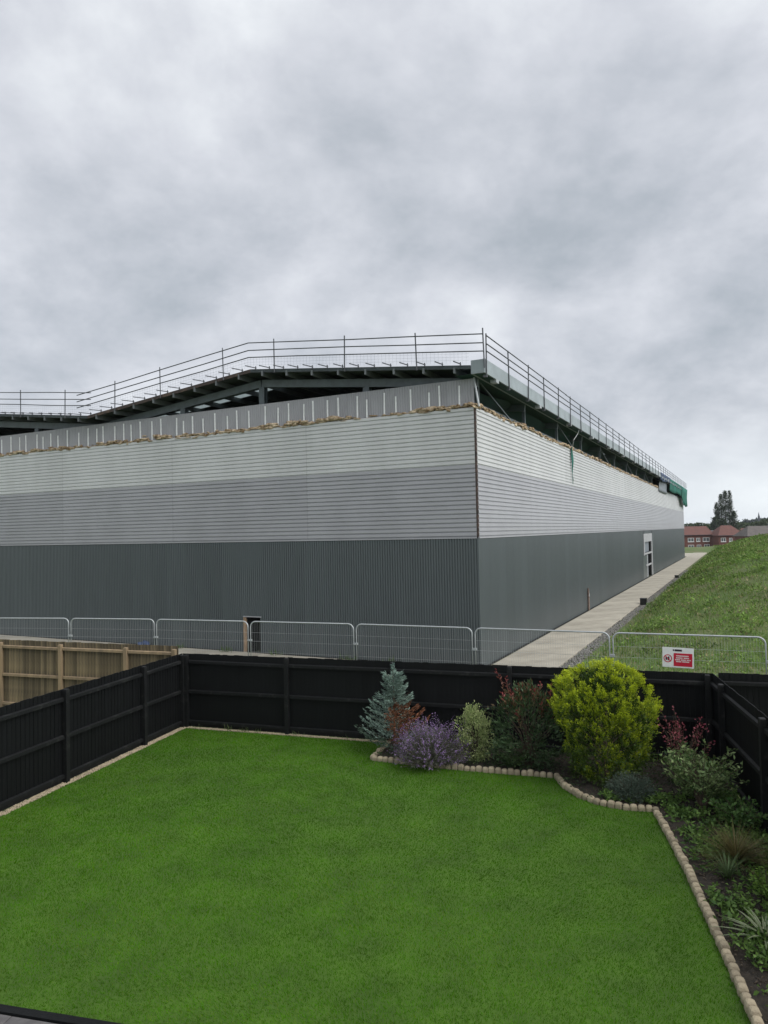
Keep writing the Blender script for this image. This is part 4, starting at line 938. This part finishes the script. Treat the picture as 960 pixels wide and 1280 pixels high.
# ------------------------------------------------------------------ trees far off
def tree(name, label, x, Y, zg, Ht, R_, prof, nl, ls, c0, c1, grp, trunk_r=.25, bare=.08):
    r = empty(name, (pix(x, Y), Y, zg)); tag(r, label, 'tree', grp); ncl = max(12, nl//14); per = 14
    zc = rng.uniform(bare, 1, ncl); an = rng.uniform(0, 2*np.pi, ncl); rr = rng.uniform(.3, 1, ncl)**.6*np.interp(zc, *prof)*R_*(1+.18*np.sin(an*3+zc*9))
    P = np.repeat(np.stack([np.cos(an)*rr, np.sin(an)*rr, zc*Ht], 1), per, 0)+rng.normal(0, ls*.75, (ncl*per,3)); P[:,2] = np.minimum(P[:,2], Ht)
    tonec = np.repeat(rng.uniform(.7, 1.3, ncl), per)[:,None]; C = mix(c0, c1, rng.uniform(0, 1, len(P)))*tonec
    V, F, C = leaves(P, rng.normal(size=P.shape)+[0,0,.6], rng.uniform(.6, 1.2, len(P))*ls, rng.uniform(.5, .8, len(P))*ls, C)
    link('crown', npmesh('crown', V, F, M['leaf'], C), r)
    t = MB(); t.tube([(0,0,-.2),(0,.1,Ht*.4),(.1,0,Ht*.85)], trunk_r, 7, trunk_r*.2)
    for q in range(6): a = q*1.05; z = Ht*(bare+.1+.1*q); t.tube([(0,0,z), (math.cos(a)*R_*.4, math.sin(a)*R_*.4, z+Ht*.1)], trunk_r*.35, 5, trunk_r*.1)
    t.build('trunk', M['bark'], r)
PG = ((.028, .046, .026), (.062, .085, .045))
prof_p = ([0, .08, .3, .5, .85, 1], [.8, 1.5, 1.45, .9, .55, .10])
for (x, ytop, R_, lab) in ((896.0, 629, 1.35, 'shorter dark poplar with a blunt top at the clump edge towards the warehouse'), (901.4, 619, 1.35, 'tall dark poplar standing second from the warehouse end of the clump'), (906.8, 614.5, 1.5, 'tallest dark poplar in the middle of the clump'), (912.4, 614.8, 1.5, 'tall narrow poplar on the church side of the clump')):
    Y = 290; tree('poplar_tree', lab, x, Y, -3.8, 4.67+(658.2-ytop)*Y/887+3.8, R_, prof_p, 3600, .40, *PG, 'poplar clump', .4)
for (x, ytop, R_, lab) in ((893.3, 648, 2.6, 'small rounded dark tree at the poplars foot towards the warehouse'), (917.0, 640.5, 1.9, 'small pointed dark tree at the poplars foot towards the church'), (903.5, 650, 2.6, 'low dense tree under the poplars behind the brick house')):
    Y = 286; tree('small_tree', lab, x, Y, -3.8, 4.67+(658.2-ytop)*Y/887+3.8, R_, ([0, .1, .5, .8, 1], [.7, 1, .95, .6, .15]), 2400, .55, *PG, 'trees at the poplars foot', .25)
for i, (x, ytop, R_, lab) in enumerate(((851, 656.0, 5, 'low dark tree half hidden by the warehouse end behind the brick house'), (863, 655.2, 5.5, 'broad dark tree behind the wide brick house roof'), (874, 654.6, 5.5, 'dark tree behind the middle of the wide brick roof'), (884, 656.0, 5.0, 'dark tree between the wide brick roof and the poplars'), (927, 655.5, 5.0, 'green tree behind the pyramid roof towards the church'), (938, 656, 5.0, 'green tree below the distant wood'), (957, 651.5, 6.0, 'tallest pale green tree in front of the church'), (949, 654.5, 5.0, 'rounded green tree beneath the church spire'))):
    Y = 345 if i < 5 else 330; zt = 4.67+(658.0-ytop)*Y/887
    tree('hedgerow_tree', lab, x, Y, -3.8, zt+3.8, R_, ([0, .15, .5, .8, 1], [.6, 1, 1, .75, .2]), 1500, .9, (.030, .050, .020), (.075, .105, .038), 'trees behind the houses', .3)
# distant wood and church
parts = []; n = 9000; Y = rng.uniform(640, 720, n); x = rng.uniform(915, 990, n); top = np.interp(x, [915, 925, 935, 948, 962, 990], [657.0, 655.0, 653.3, 651.5, 650.8, 650]) + 1.2*np.sin(x*1.9)*np.sin(x*.7)
ztop = 4.67+(658-top)*680/887; P = np.stack([pix(x, Y), Y, -3.8+(ztop+3.8)*rng.uniform(0, 1, n)**.7], 1)
V, F, C = leaves(P, rng.normal(size=P.shape)+[0,0,.5], rng.uniform(1.2, 2.8, n), rng.uniform(1.0, 2.0, n), jitter(np.repeat([[.026, .042, .034]], n, 0), .4))
tag(link('far_wood', npmesh('far_wood', V, F, M['leaf'], C)), 'dark distant wood along the horizon below the church spire', 'wood', kind='stuff')
for (x, ytop, lab) in ((931.6, 650.8, 'tallest pointed dark conifer standing above the distant wood'), (937.2, 652.3, 'smaller pointed dark conifer nearer the church spire')):
    Y = 630; tree('far_conifer', lab, x, Y, -3.8, 4.67+(658-ytop)*Y/887+3.8, 2.6, ([0, .1, .5, 1], [.8, 1, .6, .08]), 900, 1.1, (.018, .030, .028), (.035, .05, .042), 'conifers above the distant wood', .3)
Yc = 620; ch = empty('church', (pix(948.3, Yc), Yc, -3.8)); tag(ch, 'church tower with slender pointed spire above the distant wood', 'church')
zt = 4.67+(657.6-650.0)*Yc/887+3.8; zs = 4.67+(657.6-640.8)*Yc/887+3.8
MB().box(-1.3, 1.3, -1.3, 1.3, -.2, zt).build('tower', M['stone_far'], ch)
k8 = [(1.25*math.cos(math.pi*i/4), 1.25*math.sin(math.pi*i/4), zt+.003) for i in range(8)]
sp_ = MB().add(k8+[(0, 0, zs)], [(i, (i+1) % 8, 8) for i in range(8)]).build('spire', M['stone_far'], ch)
for a, b in ((-1,-1),(1,-1),(1,1),(-1,1)): MB().add([(a*1.3-.25,b*1.3-.25,zt-.5),(a*1.3+.25,b*1.3-.25,zt-.5),(a*1.3+.25,b*1.3+.25,zt-.5),(a*1.3-.25,b*1.3+.25,zt-.5),(a*1.3,b*1.3,zt+2.2)], [(0,1,4),(1,2,4),(2,3,4),(3,0,4),(3,2,1,0)]).build('pinnacle', M['stone_far'], ch)
MB().box(-1.35, 15, -3.2, 3.2, -.2, 12).build('nave', M['stone_far'], ch, (1.4, 0, 0))
# thin damp air over the whole place
hm = bpy.data.materials.new('damp_air'); hm.use_nodes = True; hn = hm.node_tree.nodes
hn.remove(hn['Principled BSDF']); pv = hn.new('ShaderNodeVolumePrincipled'); pv.inputs['Color'].default_value = (0.80, 0.86, 0.93, 1); pv.inputs['Density'].default_value = 0.00014; pv.inputs['Anisotropy'].default_value = 0.0
hm.node_tree.links.new(pv.outputs[0], hn['Material Output'].inputs['Volume'])
tag(MB().box(-2200, 2200, -2200, 2200, -5.2, 24).build('haze', hm), kind='stuff')
print('objects', len(bpy.data.objects), 'tris approx', sum(len(o.data.polygons) for o in bpy.data.objects if o.type == 'MESH'))
